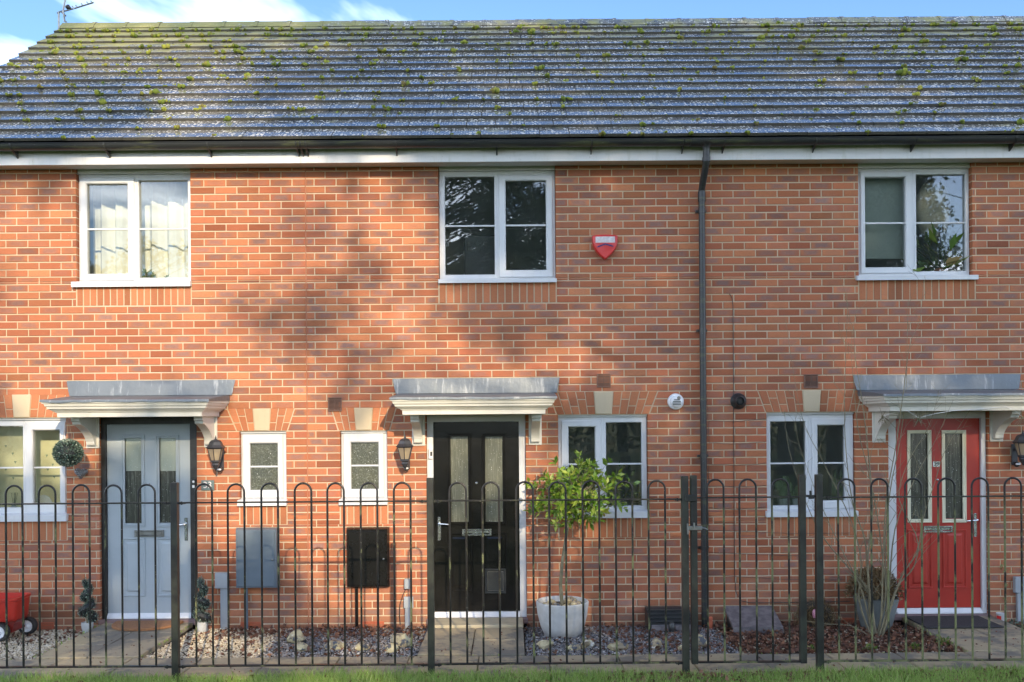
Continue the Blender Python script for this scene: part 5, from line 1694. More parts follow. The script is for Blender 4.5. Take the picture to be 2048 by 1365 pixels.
# ------------------------------------------------------------------ red wagon
WX, WY = P(20, 1230, -0.42).x, -0.42
gz = float(bed_z(-0.42)) + 0.012
t = thing('toy_wagon', (WX - 0.35, WY, gz), 'red plastic toy wagon with black tyres at the left edge', 'wagon')
x1 = P(50, 1215, -0.40).x; x0 = x1 - 0.80
zt_, zb_ = P(30, 1192, -0.42).z, P(30, 1238, -0.42).z
m = MB()
def rr(e, z, rad=0.07):
    pts = []
    for (cx_, cy_, a0) in ((x1 - e - rad, WY + 0.17 - e - rad, 0), (x0 + e + rad, WY + 0.17 - e - rad, 1), (x0 + e + rad, WY - 0.17 + e + rad, 2), (x1 - e - rad, WY - 0.17 + e + rad, 3)):
        for k in range(5):
            a = (a0 + k / 4) * math.pi / 2
            pts.append((cx_ + rad * math.cos(a), cy_ + rad * math.sin(a), z))
    return pts
m.loops([rr(0.03, zb_), rr(0.012, zb_ + 0.025), rr(0.004, zt_ - 0.03), rr(-0.006, zt_ - 0.022), rr(-0.006, zt_), rr(0.012, zt_), rr(0.02, zb_ + 0.03)], True, True)
m.build('tub', 'wagon_red', t, 40)
wr = 0.088
for side in (-1, 1):
    for xx in (x1 - 0.135, x0 + 0.135):
        m = MB(); yy = WY + side * 0.135
        wc = (xx + (0.10 if side > 0 else -0.02), yy, gz + wr)
        L = [[(wc[0] + r_ * math.cos(k * math.pi / 14), yy + d_, wc[2] + r_ * math.sin(k * math.pi / 14)) for k in range(28)] for r_, d_ in ((0.060, -0.032), (0.082, -0.032), (0.088, -0.02), (0.088, 0.02), (0.082, 0.032), (0.060, 0.032))]
        m.loops(L, wrap=True); wh = m.build('wheel', 'rubber', t, 40)
        m = MB()
        L = [[(wc[0] + r_ * math.cos(k * math.pi / 14), yy + d_, wc[2] + r_ * math.sin(k * math.pi / 14)) for k in range(28)] for r_, d_ in ((0.0605, -0.022), (0.054, -0.028), (0.047, -0.012), (0.016, -0.018), (0.012, -0.032), (0.002, -0.034))]
        m.loops(L, False, True); m.build('hub', 'white', wh, 40)
for xx in (x1 - 0.11, x0 + 0.11):
    m = MB()
    m.loops([[(xx - a, WY - 0.09, z), (xx + a, WY - 0.09, z), (xx + a, WY + 0.12, z), (xx - a, WY + 0.12, z)] for a, z in ((0.09, zb_ + 0.005), (0.06, zb_ - 0.03), (0.035, gz + wr - 0.02))], True, True)
    m.tube([(xx + 0.0, WY - 0.135, gz + wr), (xx + 0.06, WY + 0.135, gz + wr)], 0.010, 8)
    m.build('axle_bracket', 'wagon_dark_red', t)

# ------------------------------------------------------------------ mats
m = MB()
q0, q1 = P(229, 1240, -0.1).x, P(364, 1240, -0.1).x
cxm, w2 = (q0 + q1) / 2, (q1 - q0) / 2
out = [(cxm + w2 * math.cos(k * math.pi / 24), -0.06 - 0.36 * math.sin(k * math.pi / 24) ** 0.8) for k in range(25)]
m.loops([[(x, y, 0.104) for x, y in out], [(x, y, 0.122) for x, y in out], [(cxm + (x - cxm) * .96, -0.06 + (y + 0.06) * .95, 0.128) for x, y in out]], True, True)
tag(m.build('doormat', 'coir', None), 'brown half-moon coir doormat outside the grey door', 'doormat')
V, Fc, rn = leaves(np.stack([RNG.uniform(cxm - w2, cxm + w2, 1800), -0.06 - RNG.uniform(0, 0.36, 1800), np.full(1800, 0.138)], 1), 0.012, np.tile([0, -.2, 1.0], (1800, 1)), 0.15, 0, 0.6)
m = MB()
ml, mr = P(1812, 1230, -0.1).x, P(1960, 1230, -0.1).x
m.cbox(ml, mr, -0.55, -0.06, 0.105, 0.117, 0.004)
tag(m.build('doormat', 'dark_mat', None), 'dark grey rectangular doormat outside the red door', 'doormat')

# ------------------------------------------------------------------ odds and ends along the right-hand wall
# black slatted trough
q = rect(1297, 1385, 1219, 1274, -0.25)
t = thing('trough', ((q[0] + q[1]) / 2, -0.2, q[2]), 'black plastic slatted drain cover against the wall left of the drainpipe', 'drain cover')
gz = float(bed_z(-0.2))
yf, yb = -0.30, -0.05
zt_ = 0.225
m = MB(); m.prism_x([(yf, gz), (yf, gz + 0.085), (yb - 0.02, zt_), (-0.012, zt_), (-0.012, gz)], q[0], q[1]); m.build('body', 'black_plastic', t)
for k in range(4):
    u = (k + 0.5) / 4.3
    y = yf + (yb - 0.02 - yf) * u; z = gz + 0.085 + (zt_ - gz - 0.085) * u
    m = MB(); m.cbox(q[0] + 0.006, q[1] - 0.006, y - 0.026, y + 0.008, z - 0.004, z + 0.010, 0.003)
    m.build('slat', 'black_plastic', t)
m = MB(); m.cbox(q[0] + 0.02, q[1] - 0.01, yf - 0.012, yf + 0.004, gz + 0.012, gz + 0.072, 0.004); m.build('front_panel', 'pale_grey' if False else 'slate_box', t)
m = MB(); m.lathe([(0.030, 0.0), (0.034, 0.03), (0.030, 0.075), (0.02, 0.088)], ((q[0] + q[1]) / 2 + 0.0, yf - 0.02, gz + 0.01), 16); m.build('knob', 'black_plastic', t, 40)
# sloping grey lid box
q = rect(1458, 1556, 1219, 1274, -0.25)
gz = float(bed_z(-0.25))
t = thing('sloped_box', ((q[0] + q[1]) / 2, -0.22, gz), 'low box with a sloping grey weathered lid right of the drainpipe', 'box')
m = MB(); m.prism_x([(-0.36, gz), (-0.36, gz + 0.05), (-0.06, gz + 0.165), (-0.02, gz + 0.165), (-0.02, gz)], q[0] + 0.03, q[1] - 0.02); m.build('body', 'dark_item', t)
m = MB(); m.prism_x([(-0.42, gz + 0.070), (-0.42, gz + 0.055), (-0.40, gz + 0.045), (-0.03, gz + 0.175), (-0.03, gz + 0.195), (-0.05, gz + 0.198)], q[0], q[1]); m.build('lid', 'slate_box', t)
m = MB(); m.prism_x([(-0.424, gz + 0.069), (-0.424, gz - 0.0), (-0.405, gz - 0.0), (-0.405, gz + 0.069)], q[0], q[1]); m.build('front_board', 'slate_box', t)
# terracotta edging and little rusty cage beside the pipe
q = rect(1419, 1427, 1236, 1283, -0.2)
t = thing('edging_tile', ((q[0] + q[1]) / 2, -0.15, 0), 'upright orange edging tile just right of the drainpipe foot', 'tile')
MB().cbox(q[0], q[1], -0.17, -0.13, 0.0, q[3], 0.006).build('tile_body', 'red_vent', t)
# wire cable up the right-hand wall
t = tag(None or MB().tube([P(1459, 588, -0.004), P(1464, 596, -0.008), P(1466, 612, -0.008), P(1467, 800, -0.008), P(1468, 1000, -0.008), P(1469, 1150, -0.008), P(1472, 1185, -0.010), P(1482, 1202, -0.012), P(1500, 1206, -0.012), P(1540, 1206, -0.012), P(1600, 1205, -0.012), P(1700, 1203, -0.012)], 0.0035, 6).build('cable', 'black_plastic', None, 60), 'thin black cable running down the wall right of the drainpipe', 'cable')
t = thing('training_wires', (P(1475, 900).x, 0, 0.3), 'rusty plant training wires strung across the wall beside the right kitchen window', 'wires')
for y0, y1, x1_ in ((842, 838, 1531), (886, 884, 1531), (929, 927, 1531), (972, 971, 1531), (1016, 1015, 1531), (1060, 1067, 1700), (1104, 1112, 1700), (1150, 1160, 1690)):
    pts = [P(1418 + (x1_ - 1418) * k / 8, y0 + (y1 - y0) * k / 8 + 3.0 * math.sin(math.pi * k / 8) + random.uniform(-.7, .7), -0.012) for k in range(9)]
    m = MB(); m.tube(pts, 0.0022, 5); m.build('wire', 'wire', t)
for ya, yb_ in ((842, 884), (929, 972), (1016, 1060)):
    m = MB(); m.tube([P(1418, ya, -0.012), P(1417, (ya + yb_) / 2, -0.014), P(1418.5, yb_, -0.012)], 0.0022, 5); m.build('wire', 'wire', t)
# wreath of dried twigs
c = P(1630, 1228, -0.16)
t = thing('dried_wreath', (c.x, -0.16, 0), 'brown dried twig wreath leaning on the wall behind the gate post', 'wreath')
n = 2600
a = RNG.uniform(0, 2 * math.pi, n); b = RNG.uniform(0, 2 * math.pi, n); rr_ = RNG.uniform(0.3, 1.0, n) * 0.085
R0 = 0.125
pt = np.stack([c.x + (R0 + rr_ * np.cos(b)) * np.cos(a), -0.16 + rr_ * np.sin(b) * 0.9, c.z - 0.02 + (R0 + rr_ * np.cos(b)) * np.sin(a) * 0.88], 1)
tg = np.stack([-np.sin(a), np.zeros(n), np.cos(a)], 1)
V, Fc, rn = leaves(pt, RNG.uniform(0.03, 0.075, n), tg, 0.11, 0.02, 0.9)
bulk('twigs', V, Fc, 'dry_twig', t, rn)
m = MB(); m.tube([(c.x + R0 * math.cos(k * math.pi / 8), -0.16, c.z - 0.02 + R0 * .88 * math.sin(k * math.pi / 8)) for k in range(16)], 0.045, 8, closed=True); m.build('ring_core', 'tree_bark', t)
m = MB(); cc = P(1629, 1228, -0.27); m.blob(tuple(cc), (0.022, 0.012, 0.045), 10, 8, 0.1); m.build('pink_tag', 'pink', t, 60)
# grey pot with a dead plant
c = P(1752, 1230, -0.22)
gz = float(bed_z(-0.22))
t = thing('plant_pot', (c.x, -0.22, gz), 'grey stone pot left of the red door holding a dead brown plant', 'pot')
m = MB(); m.lathe([(0.13, 0.0), (0.145, 0.02), (0.19, 0.20), (0.21, 0.29), (0.215, 0.32), (0.20, 0.32), (0.19, 0.27)], (c.x, -0.22, gz), 32); m.build('body', 'pot_grey', t, 40)
t = thing('dead_plant', (c.x, -0.22, gz + 0.28), 'dead brown bushy plant in the grey pot beside the red door', 'plant')
n = 3600
d = unit(RNG.normal(size=(n, 3))); d[:, 2] = np.abs(d[:, 2]) * 1.05 - 0.28
pt = np.array([c.x - 0.02, -0.22, gz + 0.40]) + d * np.array([0.27, 0.22, 0.27]) * RNG.uniform(0.25, 1.0, (n, 1)) ** 0.6
V, Fc, rn = leaves(pt, RNG.uniform(0.018, 0.05, n), d, 0.3, 0.08, 0.9)
bulk('foliage', V, Fc, 'dry_twig', t, rn)
m = MB()
for k in range(14):
    a = random.uniform(0, 2 * math.pi); l = random.uniform(.6, 1)
    m.tube([(c.x, -0.22, gz + 0.27), (c.x + 0.12 * l * math.cos(a), -0.22 + 0.10 * l * math.sin(a), gz + 0.40), (c.x - 0.02 + 0.24 * l * math.cos(a), -0.22 + 0.19 * l * math.sin(a), gz + 0.45 + random.uniform(0, .15))], [0.005, 0.004, 0.002], 5)
m.build('stems', 'twig', t)
# bare multi-stemmed shrub: traced main stems with random side twigs
t = thing('bare_shrub', (P(1750, 1278, -0.62).x, -0.62, float(bed_z(-0.62))), 'tall bare leafless shrub in the bed between the gate and the red door', 'shrub')
STEMS = [((1745, 1276), (1728, 1235), (1716, 1190), (1722, 1120), (1700, 1040), (1650, 930), (1610, 850), (1588, 760), (1570, 640)),
         ((1748, 1278), (1740, 1220), (1735, 1160), (1728, 1080), (1702, 1000), (1690, 880), (1690, 760), (1694, 640), (1694, 585)),
         ((1752, 1277), (1768, 1200), (1770, 1150), (1760, 1060), (1740, 960), (1716, 860), (1706, 760), (1702, 690), (1716, 610)),
         ((1755, 1277), (1765, 1225), (1766, 1120), (1772, 1000), (1790, 900), (1806, 800), (1822, 690), (1838, 640), (1846, 560)),
         ((1758, 1277), (1772, 1210), (1770, 1090), (1782, 980), (1800, 880), (1812, 780), (1815, 680), (1818, 600)),
         ((1742, 1275), (1700, 1252), (1650, 1248), (1600, 1236), (1575, 1200)),
         ((1750, 1276), (1742, 1190), (1700, 1140), (1650, 1080), (1615, 1010), (1580, 900), (1568, 820)),
         ((1760, 1278), (1790, 1180), (1830, 1130), (1845, 1040), (1870, 960), (1890, 900), (1935, 830), (1965, 790)),
         ((1752, 1276), (1735, 1140), (1745, 1020), (1735, 900), (1722, 800), (1712, 720), (1708, 650)),
         ((1762, 1278), (1800, 1160), (1835, 1090), (1800, 1000), (1815, 930), (1860, 850), (1878, 780)),
         ((1746, 1276), (1722, 1180), (1680, 1090), (1640, 1000), (1600, 890), (1590, 830)),
         ((1764, 1278), (1778, 1190), (1790, 1060), (1830, 960), (1870, 880), (1905, 800))]
for si, S in enumerate(STEMS):
    y0 = -0.62 + random.uniform(-.05, .05); y1 = y0 + random.uniform(-.25, .25)
    pts = [P(px + random.uniform(-2, 2), py, y0 + (y1 - y0) * k / (len(S) - 1)) for k, (px, py) in enumerate(S)]
    # smooth
    sm = []
    for k in range(len(pts) - 1):
        p0, p1, p2, p3 = pts[max(k - 1, 0)], pts[k], pts[k + 1], pts[min(k + 2, len(pts) - 1)]
        for j in range(4):
            u = j / 4
            sm.append(0.5 * ((2 * p1) + (p2 - p0) * u + (2 * p0 - 5 * p1 + 4 * p2 - p3) * u * u + (3 * p1 - p0 - 3 * p2 + p3) * u ** 3))
    sm.append(pts[-1])
    r0 = random.uniform(0.008, 0.013) if si not in (5,) else 0.006
    n = len(sm)
    m = MB(); m.tube(sm, [max(0.0016, r0 * (1 - k / n) ** 1.15) for k in range(n)], 6)
    for k in range(4, n - 1):
        if random.random() < 0.75:
            b0 = sm[k]
            d_ = (sm[k] - sm[k - 1]).normalized()
            l = random.uniform(0.10, 0.42) * (1 - 0.45 * k / n)
            dr = (d_ * 0.9 + Vector((random.gauss(0, .7), random.gauss(0, .4), random.uniform(-.1, .5)))).normalized()
            mid = b0 + dr * l * 0.5 + Vector((random.gauss(0, .015), 0, random.gauss(0, .012)))
            e = b0 + dr * l + Vector((random.gauss(0, .03), 0, random.uniform(0, .05)))
            rt = max(0.0014, r0 * (1 - k / n) * 0.45)
            m.tube([b0, mid, e], [rt, rt * .8, 0.001], 5)
            if random.random() < 0.6:
                m.tube([mid, mid + (dr + Vector((random.gauss(0, .8), random.gauss(0, .4), random.gauss(0.2, .5)))).normalized() * l * 0.4], [rt * .7, 0.001], 4)
    m.build('stem', 'twig', t, 60)
# white cup and small green plants by the red door
c = P(2002, 1233, -0.12)
gz = float(bed_z(-0.12))
t = thing('enamel_mug', (c.x, -0.12, gz + 0.02), 'small white and red pot on the ground right of the red door', 'pot')
m = MB(); m.lathe([(0.034, 0.0), (0.042, 0.06), (0.046, 0.105), (0.042, 0.106), (0.038, 0.09)], (c.x, -0.12, gz + 0.02), 20); m.build('body', 'pot_white', t, 40)
m = MB(); L = [[(c.x + r_ * math.cos(a), -0.12 + r_ * math.sin(a), gz + z) for a in [math.pi * (1.0 + 0.36 * k / 6) for k in range(7)]] for r_, z in ((0.0405, 0.05), (0.0465, 0.105))]
m.loops(L, closed=False); m.build('red_band', 'alarm_red', t)
def weed(px, py, Y, n, s, label, mat='plant_green'):
    c_ = P(px, py, Y); z = float(bed_z(Y))
    t_ = thing('small_plant', (c_.x, Y, z), label, 'plant', 'small green plants in the beds')
    d_ = unit(RNG.normal(size=(n, 3))); d_[:, 2] = np.abs(d_[:, 2])
    V, Fc, rn = leaves(np.array([c_.x, Y, z]) + d_ * s * RNG.uniform(0.1, 0.9, (n, 1)), RNG.uniform(0.02, 0.045, n), d_, 0.45, 0.1, 0.6)
    bulk('leaves', V, Fc, mat, t_, rn)
    m_ = MB()
    for k in range(5):
        e = Vector((c_.x, Y, z)) + Vector((random.gauss(0, .4), random.gauss(0, .3), 0.8)) * s
        m_.tube([(c_.x, Y, z - 0.005), e], [0.003, 0.001], 4)
    m_.build('stalks', 'twig', t_)
weed(2022, 1240, -0.25, 120, 0.10, 'small grey-green plant beside the white pot near the right edge', 'box_leaf')
weed(1890, 1288, -1.0, 90, 0.08, 'low green weed at the edge of the path to the red door')
weed(1625, 1298, -1.2, 70, 0.06, 'tiny green weed between the gate and the post')
weed(1740, 1298, -1.2, 60, 0.06, 'tiny green weed in the leaf litter below the bare shrub')
weed(1830, 1296, -1.2, 70, 0.06, 'tiny green weed between the bare shrub and the path')
# sprig growing up the wall by the right cable cover
t = thing('climbing_sprig', (P(2012, 1225, -0.02).x, -0.02, 0), 'thin climbing sprig with a few leaves on the wall right of the red door', 'plant')
m = MB(); m.tube([P(2018, 1235, -0.03), P(2010, 1200, -0.02), P(2014, 1170, -0.02), P(2006, 1135, -0.025)], [0.003, 0.002, 0.002, 0.001], 5); m.build('stem', 'twig', t)
pt = np.array([list(P(px + random.gauss(0, 4), py + random.gauss(0, 4), -0.03)) for px, py in ((2006, 1134), (2008, 1136), (2004, 1138), (2010, 1142), (2014, 1170), (2010, 1196), (2016, 1200)) for _ in range(5)])
V, Fc, rn = leaves(pt, 0.028, None, 0.5, 0.1); bulk('leaves', V, Fc, 'plant_green', t, rn)
# starburst twig lights strung under the right canopy
t = thing('twig_light_string', (P(1838, 830, -0.55).x, -0.54, 2.1), 'string of starburst twig lights hung along the red door canopy', 'fairy lights')
def burst(px, py, Y, n, ln):
    c_ = P(px, py, Y); m_ = MB()
    for k in range(n):
        d_ = Vector((random.gauss(0, 1), random.gauss(0, .6), random.gauss(-.3, .9))).normalized()
        e = c_ + d_ * ln * random.uniform(.6, 1)
        m_.tube([c_, e], [0.0022, 0.0012], 4)
        m_.tube([c_.lerp(e, .6), c_.lerp(e, .6) + Vector((random.gauss(0, 1), random.gauss(0, 1), random.gauss(0, 1))).normalized() * ln * .35], [0.0014, 0.001], 4)
    m_.blob(tuple(c_), (0.012, 0.012, 0.012), 8, 6, 0)
    m_.build('starburst', 'twig', t)
burst(1837, 838, -0.50, 22, 0.11); burst(1765, 833, -0.30, 20, 0.11); burst(2044, 835, -0.45, 18, 0.12)
m = MB(); m.tube([P(1815, 822, -.53), P(1832, 833, -.51), P(1838, 836, -.5)], 0.003, 5); m.tube([P(1838, 836, -.5), P(1870, 828, -.53), P(1905, 822, -.545), P(1960, 818, -.545), P(2013, 814, -.545), P(2030, 822, -.5), P(2044, 834, -.45)], 0.003, 5); m.tube([P(1815, 822, -.53), P(1790, 825, -.45), P(1765, 833, -.30)], 0.003, 5)
m.build('cord', 'white', t, 60)

# ------------------------------------------------------------------ behind the glass
def curtain(x0, x1, z0, z1, Y, waves, label, mat='curtain', amp=0.035):
    m_ = MB(); n_ = waves * 14
    top_ = [(x0 + (x1 - x0) * i / n_, Y + amp * math.sin(i / 14 * 2 * math.pi) + 0.35 * amp * math.sin(i / 14 * 2 * math.pi * 2.3 + 1), z1) for i in range(n_ + 1)]
    bot_ = [(x, y + 0.3 * (y - Y), z0) for x, y, z in top_]
    m_.loops([top_, [((a[0] + b[0]) / 2, (a[1] + b[1]) / 2, (z0 + z1) / 2) for a, b in zip(top_, bot_)], bot_, [(x, y + 0.004, z) for x, y, z in bot_], [(x, y + 0.004, z) for x, y, z in top_]], closed=False)
    return tag(m_.build('curtain', mat, None, 60), label, 'curtain', 'curtains at the upstairs left window')
a, b, c, d = rect(186, 268, 360, 575, 0.42)
curtain(a, b + 0.05, c - 0.2, d + 0.1, 0.42, 3, 'left drape of the cream curtains at the upstairs left window')
a, b, c, d = rect(284, 392, 360, 575, 0.42)
curtain(a, b, c - 0.2, d + 0.1, 0.40, 3, 'right drape of the cream curtains at the upstairs left window')
def sillplant(px, py, Y, label, pot, n, s, mat='plant_green', cat='plant', tall=1.0):
    c_ = P(px, py, Y)
    t_ = thing('potted_plant', tuple(c_), label, cat, 'plants on the windowsills')
    m_ = MB(); m_.lathe([(pot[0] * .8, 0), (pot[0], pot[1]), (pot[0] * .9, pot[1])], tuple(c_), 18); m_.build('pot', pot[2], t_, 40)
    d_ = unit(RNG.normal(size=(n, 3))); d_[:, 2] = np.abs(d_[:, 2]) * tall
    V, Fc, rn = leaves(np.array(c_) + np.array([0, 0, pot[1]]) + d_ * s * RNG.uniform(0.1, 0.8, (n, 1)), RNG.uniform(0.3, 0.7, n) * s, d_, 0.4, 0.1, 0.4)
    bulk('foliage', V, Fc, mat, t_, rn)
ZS = rect(*WIN[0]['fg'], 0.2)[2] - 0.02
def onsill(px, W_, Y=0.19): return (px, CY - (W_ - CAMZ) * F / (Y - CAMY) - (px - CX) * ROLL)
for i, W in enumerate(WIN):
    if W.get('obs'): continue
    r = W['r']
    box('inner_sill', 'white', H[W['h']], r[0] - 0.02, r[1] + 0.02, 0.125, 0.34, r[2] - 0.01, r[2] + 0.015)
def zsill(i): return WIN[i]['r'][2] + 0.016
def psill(i, px, Y=0.2):
    z = zsill(i); p = P(px, 500, Y)
    return p.x, Y, z
def potted(i, px, label, pr_, ph, pmat, n, s, mat='plant_green', tall=1.0, Y=0.2):
    x, y, z = psill(i, px, Y)
    t_ = thing('potted_plant', (x, y, z), label, 'plant', 'plants on the windowsills')
    m_ = MB(); m_.lathe([(pr_ * .78, 0), (pr_, ph), (pr_ * .9, ph)], (x, y, z), 18); m_.build('pot', pmat, t_, 40)
    d_ = unit(RNG.normal(size=(n, 3))); d_[:, 2] = np.abs(d_[:, 2]) * tall; d_[:, 1] *= 0.6
    V, Fc, rn = leaves(np.array([x, y, z + ph]) + d_ * s * RNG.uniform(0.05, 0.75, (n, 1)), RNG.uniform(0.3, 0.6, n) * s, d_, 0.4, 0.1, 0.4)
    bulk('foliage', V, Fc, mat, t_, rn)
potted(0, 294, 'small bushy plant in a shallow pot on the upstairs left windowsill', 0.06, 0.045, 'pot_white', 160, 0.10)
potted(0, 334, 'tiny plant in a terracotta pot on the upstairs left windowsill', 0.03, 0.035, 'red_vent', 40, 0.05)
potted(2, 1880, 'wilting broad-leaved green plant on the upstairs right windowsill', 0.08, 0.08, 'red_vent', 70, 0.40, 'plant_green', 1.2, 0.2)
potted(6, 1240, 'spiky plant in a glass jar low in the middle kitchen window', 0.045, 0.08, 'pale_grey', 40, 0.22, 'plant_green', 2.2)
potted(6, 1275, 'trailing plant at the right of the middle kitchen window', 0.05, 0.07, 'dark_item', 60, 0.14)
def cactus(px, pads, label, pot_w=0.055):
    x, y, z = psill(7, px)
    t_ = thing('cactus', (x, y, z), label, 'cactus', 'plants on the windowsills')
    m_ = MB(); m_.lathe([(pot_w * .8, 0), (pot_w, 0.10), (pot_w * .9, 0.10)], (x, y, z), 18); m_.build('pot', 'pot_white', t_, 40)
    for dx_, dz_, w_, h_ in pads:
        m_ = MB(); m_.blob((x + dx_, y, z + 0.09 + dz_ + h_), (w_, 0.022, h_), 12, 8, 0.03); m_.build('pad', 'cactus', t_, 60)
cactus(1563, ((0, 0, 0.05, 0.08), (0.02, 0.13, 0.045, 0.06), (-0.05, 0.09, 0.04, 0.06), (0.07, 0.06, 0.03, 0.06)), 'prickly pear cactus in a pale pot in the right kitchen window')
cactus(1590, ((0, 0, 0.03, 0.07), (0.035, 0.0, 0.025, 0.055), (-0.035, 0, 0.025, 0.05)), 'cluster of column cacti in a pale pot in the right kitchen window')
x, y, z = psill(7, 1668)
t = thing('potted_plant', (x, y, z), 'tall strap-leaved plant at the right of the right kitchen window', 'plant', 'plants on the windowsills')
m = MB(); m.lathe([(0.05, 0), (0.06, 0.09), (0.055, 0.09)], (x, y, z), 18); m.build('pot', 'slate_box', t, 40)
for k in range(11):
    a = random.gauss(0.25, 0.35); l = random.uniform(.22, .40)
    m = MB(); b = Vector((x + random.uniform(-.03, .03), y, z + 0.08)); w_ = 0.016
    m.loops([[b + Vector((-w_, 0, 0)), b + Vector((w_, 0, 0))], [b + Vector((math.sin(a) * l * .5 - w_, 0, l * .5)), b + Vector((math.sin(a) * l * .5 + w_, 0.01, l * .5))], [b + Vector((math.sin(a) * l * 1.05 - .002, 0, l * .95)), b + Vector((math.sin(a) * l * 1.05 + .002, 0, l * .95))]], closed=False)
    m.build('leaf', 'cactus', t)
# left kitchen: pale yellow blind with hanging motifs
q = rect(-60, 150, 820, 1030, 0.32)
t = thing('blind', ((q[0] + q[1]) / 2, 0.32, q[2]), 'pale yellow blind with small heart motifs in the lower left window', 'blind')
box('cloth', 'blind_yellow', t, q[0], q[1], 0.318, 0.324, q[2] - 0.05, q[3] - 0.03)
for px, py in ((11, 893), (25, 908), (11, 940), (26, 957), (93, 912), (105, 930), (95, 940), (108, 955), (30, 925)):
    c = P(px, py, 0.31)
    MB().prism_y([(c.x - 0.014, c.z + 0.012), (c.x + 0.014, c.z + 0.012), (c.x, c.z - 0.014)], 0.314, 0.3175).build('motif', 'blind_motif', t)
x, y, z = psill(3, 24)
t = thing('reed_diffuser', (x, y, z), 'reed diffuser with dark sticks on the lower left windowsill', 'diffuser')
m = MB(); m.lathe([(0.03, 0), (0.034, 0.05), (0.014, 0.075), (0.014, 0.09)], (x, y, z), 16); m.build('jar', 'pale_grey', t, 40)
m = MB()
for k in range(6):
    m.tube([(x, y, z + .02), (x + random.uniform(-.05, .05), y + random.uniform(-.02, .02), z + 0.2)], 0.0022, 4)
m.build('sticks', 'dark_item', t)
m = MB(); x, y, z = psill(3, 84, 0.24); lathe_y(m, [(0.085, 0.0), (0.085, 0.008), (0.06, 0.014)], (x, y, z + 0.087), 28)
tag(m.build('plate', 'white', None, 40), 'round white plate standing on the lower left windowsill', 'plate')
# upstairs right: blind behind the left casement, pale shade and plant behind the right pane
q = rect(1722, 1826, 330, 518, 0.2)
tag(box('blind', 'blind_teal', None, q[0], q[1], 0.196, 0.204, q[2], 4.66), 'pale green roller blind behind the upstairs right casement', 'blind')
c = P(1866, 420, 0.34)
t = thing('lampshade', tuple(c), 'pale oval lampshade behind the upstairs right window', 'lamp')
m = MB(); m.blob(tuple(c), (0.19, 0.10, 0.32), 20, 12, 0); m.build('shade', 'pale_shade', t, 60)
m = MB(); m.tube([(c.x, c.y, c.z + 0.28), (c.x, c.y, 4.74)], 0.005, 6); m.build('flex', 'white', t)
q = rect(1895, 1935, 330, 560, 0.3)
tag(box('curtain', 'blind_teal', None, q[0], q[1] + 0.1, 0.44, 0.45, q[2] - 0.1, 4.68), 'pale green curtain at the right side of the upstairs right window', 'curtain')
q = rect(929, 992, 471, 552, 0.45)
t = thing('television', ((q[0] + q[1]) / 2, 0.45, q[2]), 'dark back of a screen behind the upstairs middle window', 'television')
MB().cbox(q[0], q[1], 0.43, 0.48, q[2], q[3], 0.01).build('panel', 'dark_item', t)
box('stand', 'dark_item', t, (q[0] + q[1]) / 2 - 0.05, (q[0] + q[1]) / 2 + 0.05, 0.44, 0.47, q[2] - 0.3, q[2] + 0.01)

# ------------------------------------------------------------------ trees across the green, behind the camera:
# they throw the dappled shade on the houses and show in the window reflections
SX, SZ = 0.29, 0.41
def wallspot(px, py):
    """where the sun ray through a photographed point of wall or roof crosses the plane of the wall"""
    if py > 283:
        p = P(px, py, 0.0)
    else:
        p = roof_hit(px, py)[0]
    return p.x + SX * p.y, p.z + SZ * p.y
LIT = [  # photo place, half sizes in metres, how clear the gap in the crowns is
    (60, 480, 0.9, 1.0, 1.0), (300, 450, 1.0, 0.8, 1.0), (480, 430, 0.7, 0.7, 1.0), (100, 760, 0.9, 0.7, 1.0), (330, 720, 0.9, 0.6, .9), (520, 760, 0.7, 0.8, 1.0),
    (780, 420, 0.42, 0.45, 1.0), (620, 380, 0.4, 0.3, .8), (780, 690, 0.65, 0.42, 1.0), (960, 720, 0.55, 0.28, .9), (640, 950, 0.7, 0.8, 1.0), (800, 1000, 0.55, 0.7, 1.0), (720, 1200, 0.9, 0.5, 1.0),
    (70, 940, 0.6, 0.5, 1.0), (290, 900, 0.5, 0.4, .9), (500, 1030, 0.5, 0.4, .8), (640, 520, 0.30, 0.42, .22), (1650, 640, 0.30, 0.22, .7), (1800, 700, 0.25, 0.2, .6), (1560, 420, 0.3, 0.18, .6), (1300, 760, 0.35, 0.22, .7), (220, 560, 0.5, 0.3, .7), (40, 620, 0.5, 0.35, .8), (440, 560, 0.4, 0.3, .7), (1260, 390, 0.75, 0.36, 1.), (1370, 620, 0.36, 0.55, 1.), (1190, 690, 0.45, 0.32, .9),
    (950, 900, 0.5, 0.45, .9), (1150, 960, 0.55, 0.45, .9), (1510, 490, 0.34, 0.24, 1.), (1360, 920, 0.26, 0.34, .9), (2010, 430, 0.40, 0.6, 1.), (1960, 900, 0.35, 0.5, 1.), (2020, 860, 0.3, 0.5, .9), (1480, 345, 0.3, 0.12, .7),
    (480, 1280, 0.7, 0.3, .9), (950, 1260, 0.6, 0.35, .6), (1150, 1230, 0.5, 0.35, .7), (1750, 1180, 0.25, 0.3, .5),
    (60, 130, 1.0, 0.7, 1.0), (300, 90, 1.2, 0.7, 1.0), (380, 170, 0.9, 0.7, 1.0), (420, 250, 0.6, 0.4, .9), (600, 100, 0.7, 0.3, .7), (1050, 70, 0.9, 0.45, 1.), (1130, 140, 0.7, 0.5, 1.), (1220, 220, 0.5, 0.4, .9),
    (1400, 75, 0.8, 0.3, .8), (1620, 80, 0.7, 0.5, 1.), (1700, 170, 0.55, 0.5, 1.), (1850, 200, 0.5, 0.5, 1.), (1720, 260, 0.3, 0.2, .7), (1880, 80, 0.4, 0.2, .5), (120, 230, 0.5, 0.3, .5)]
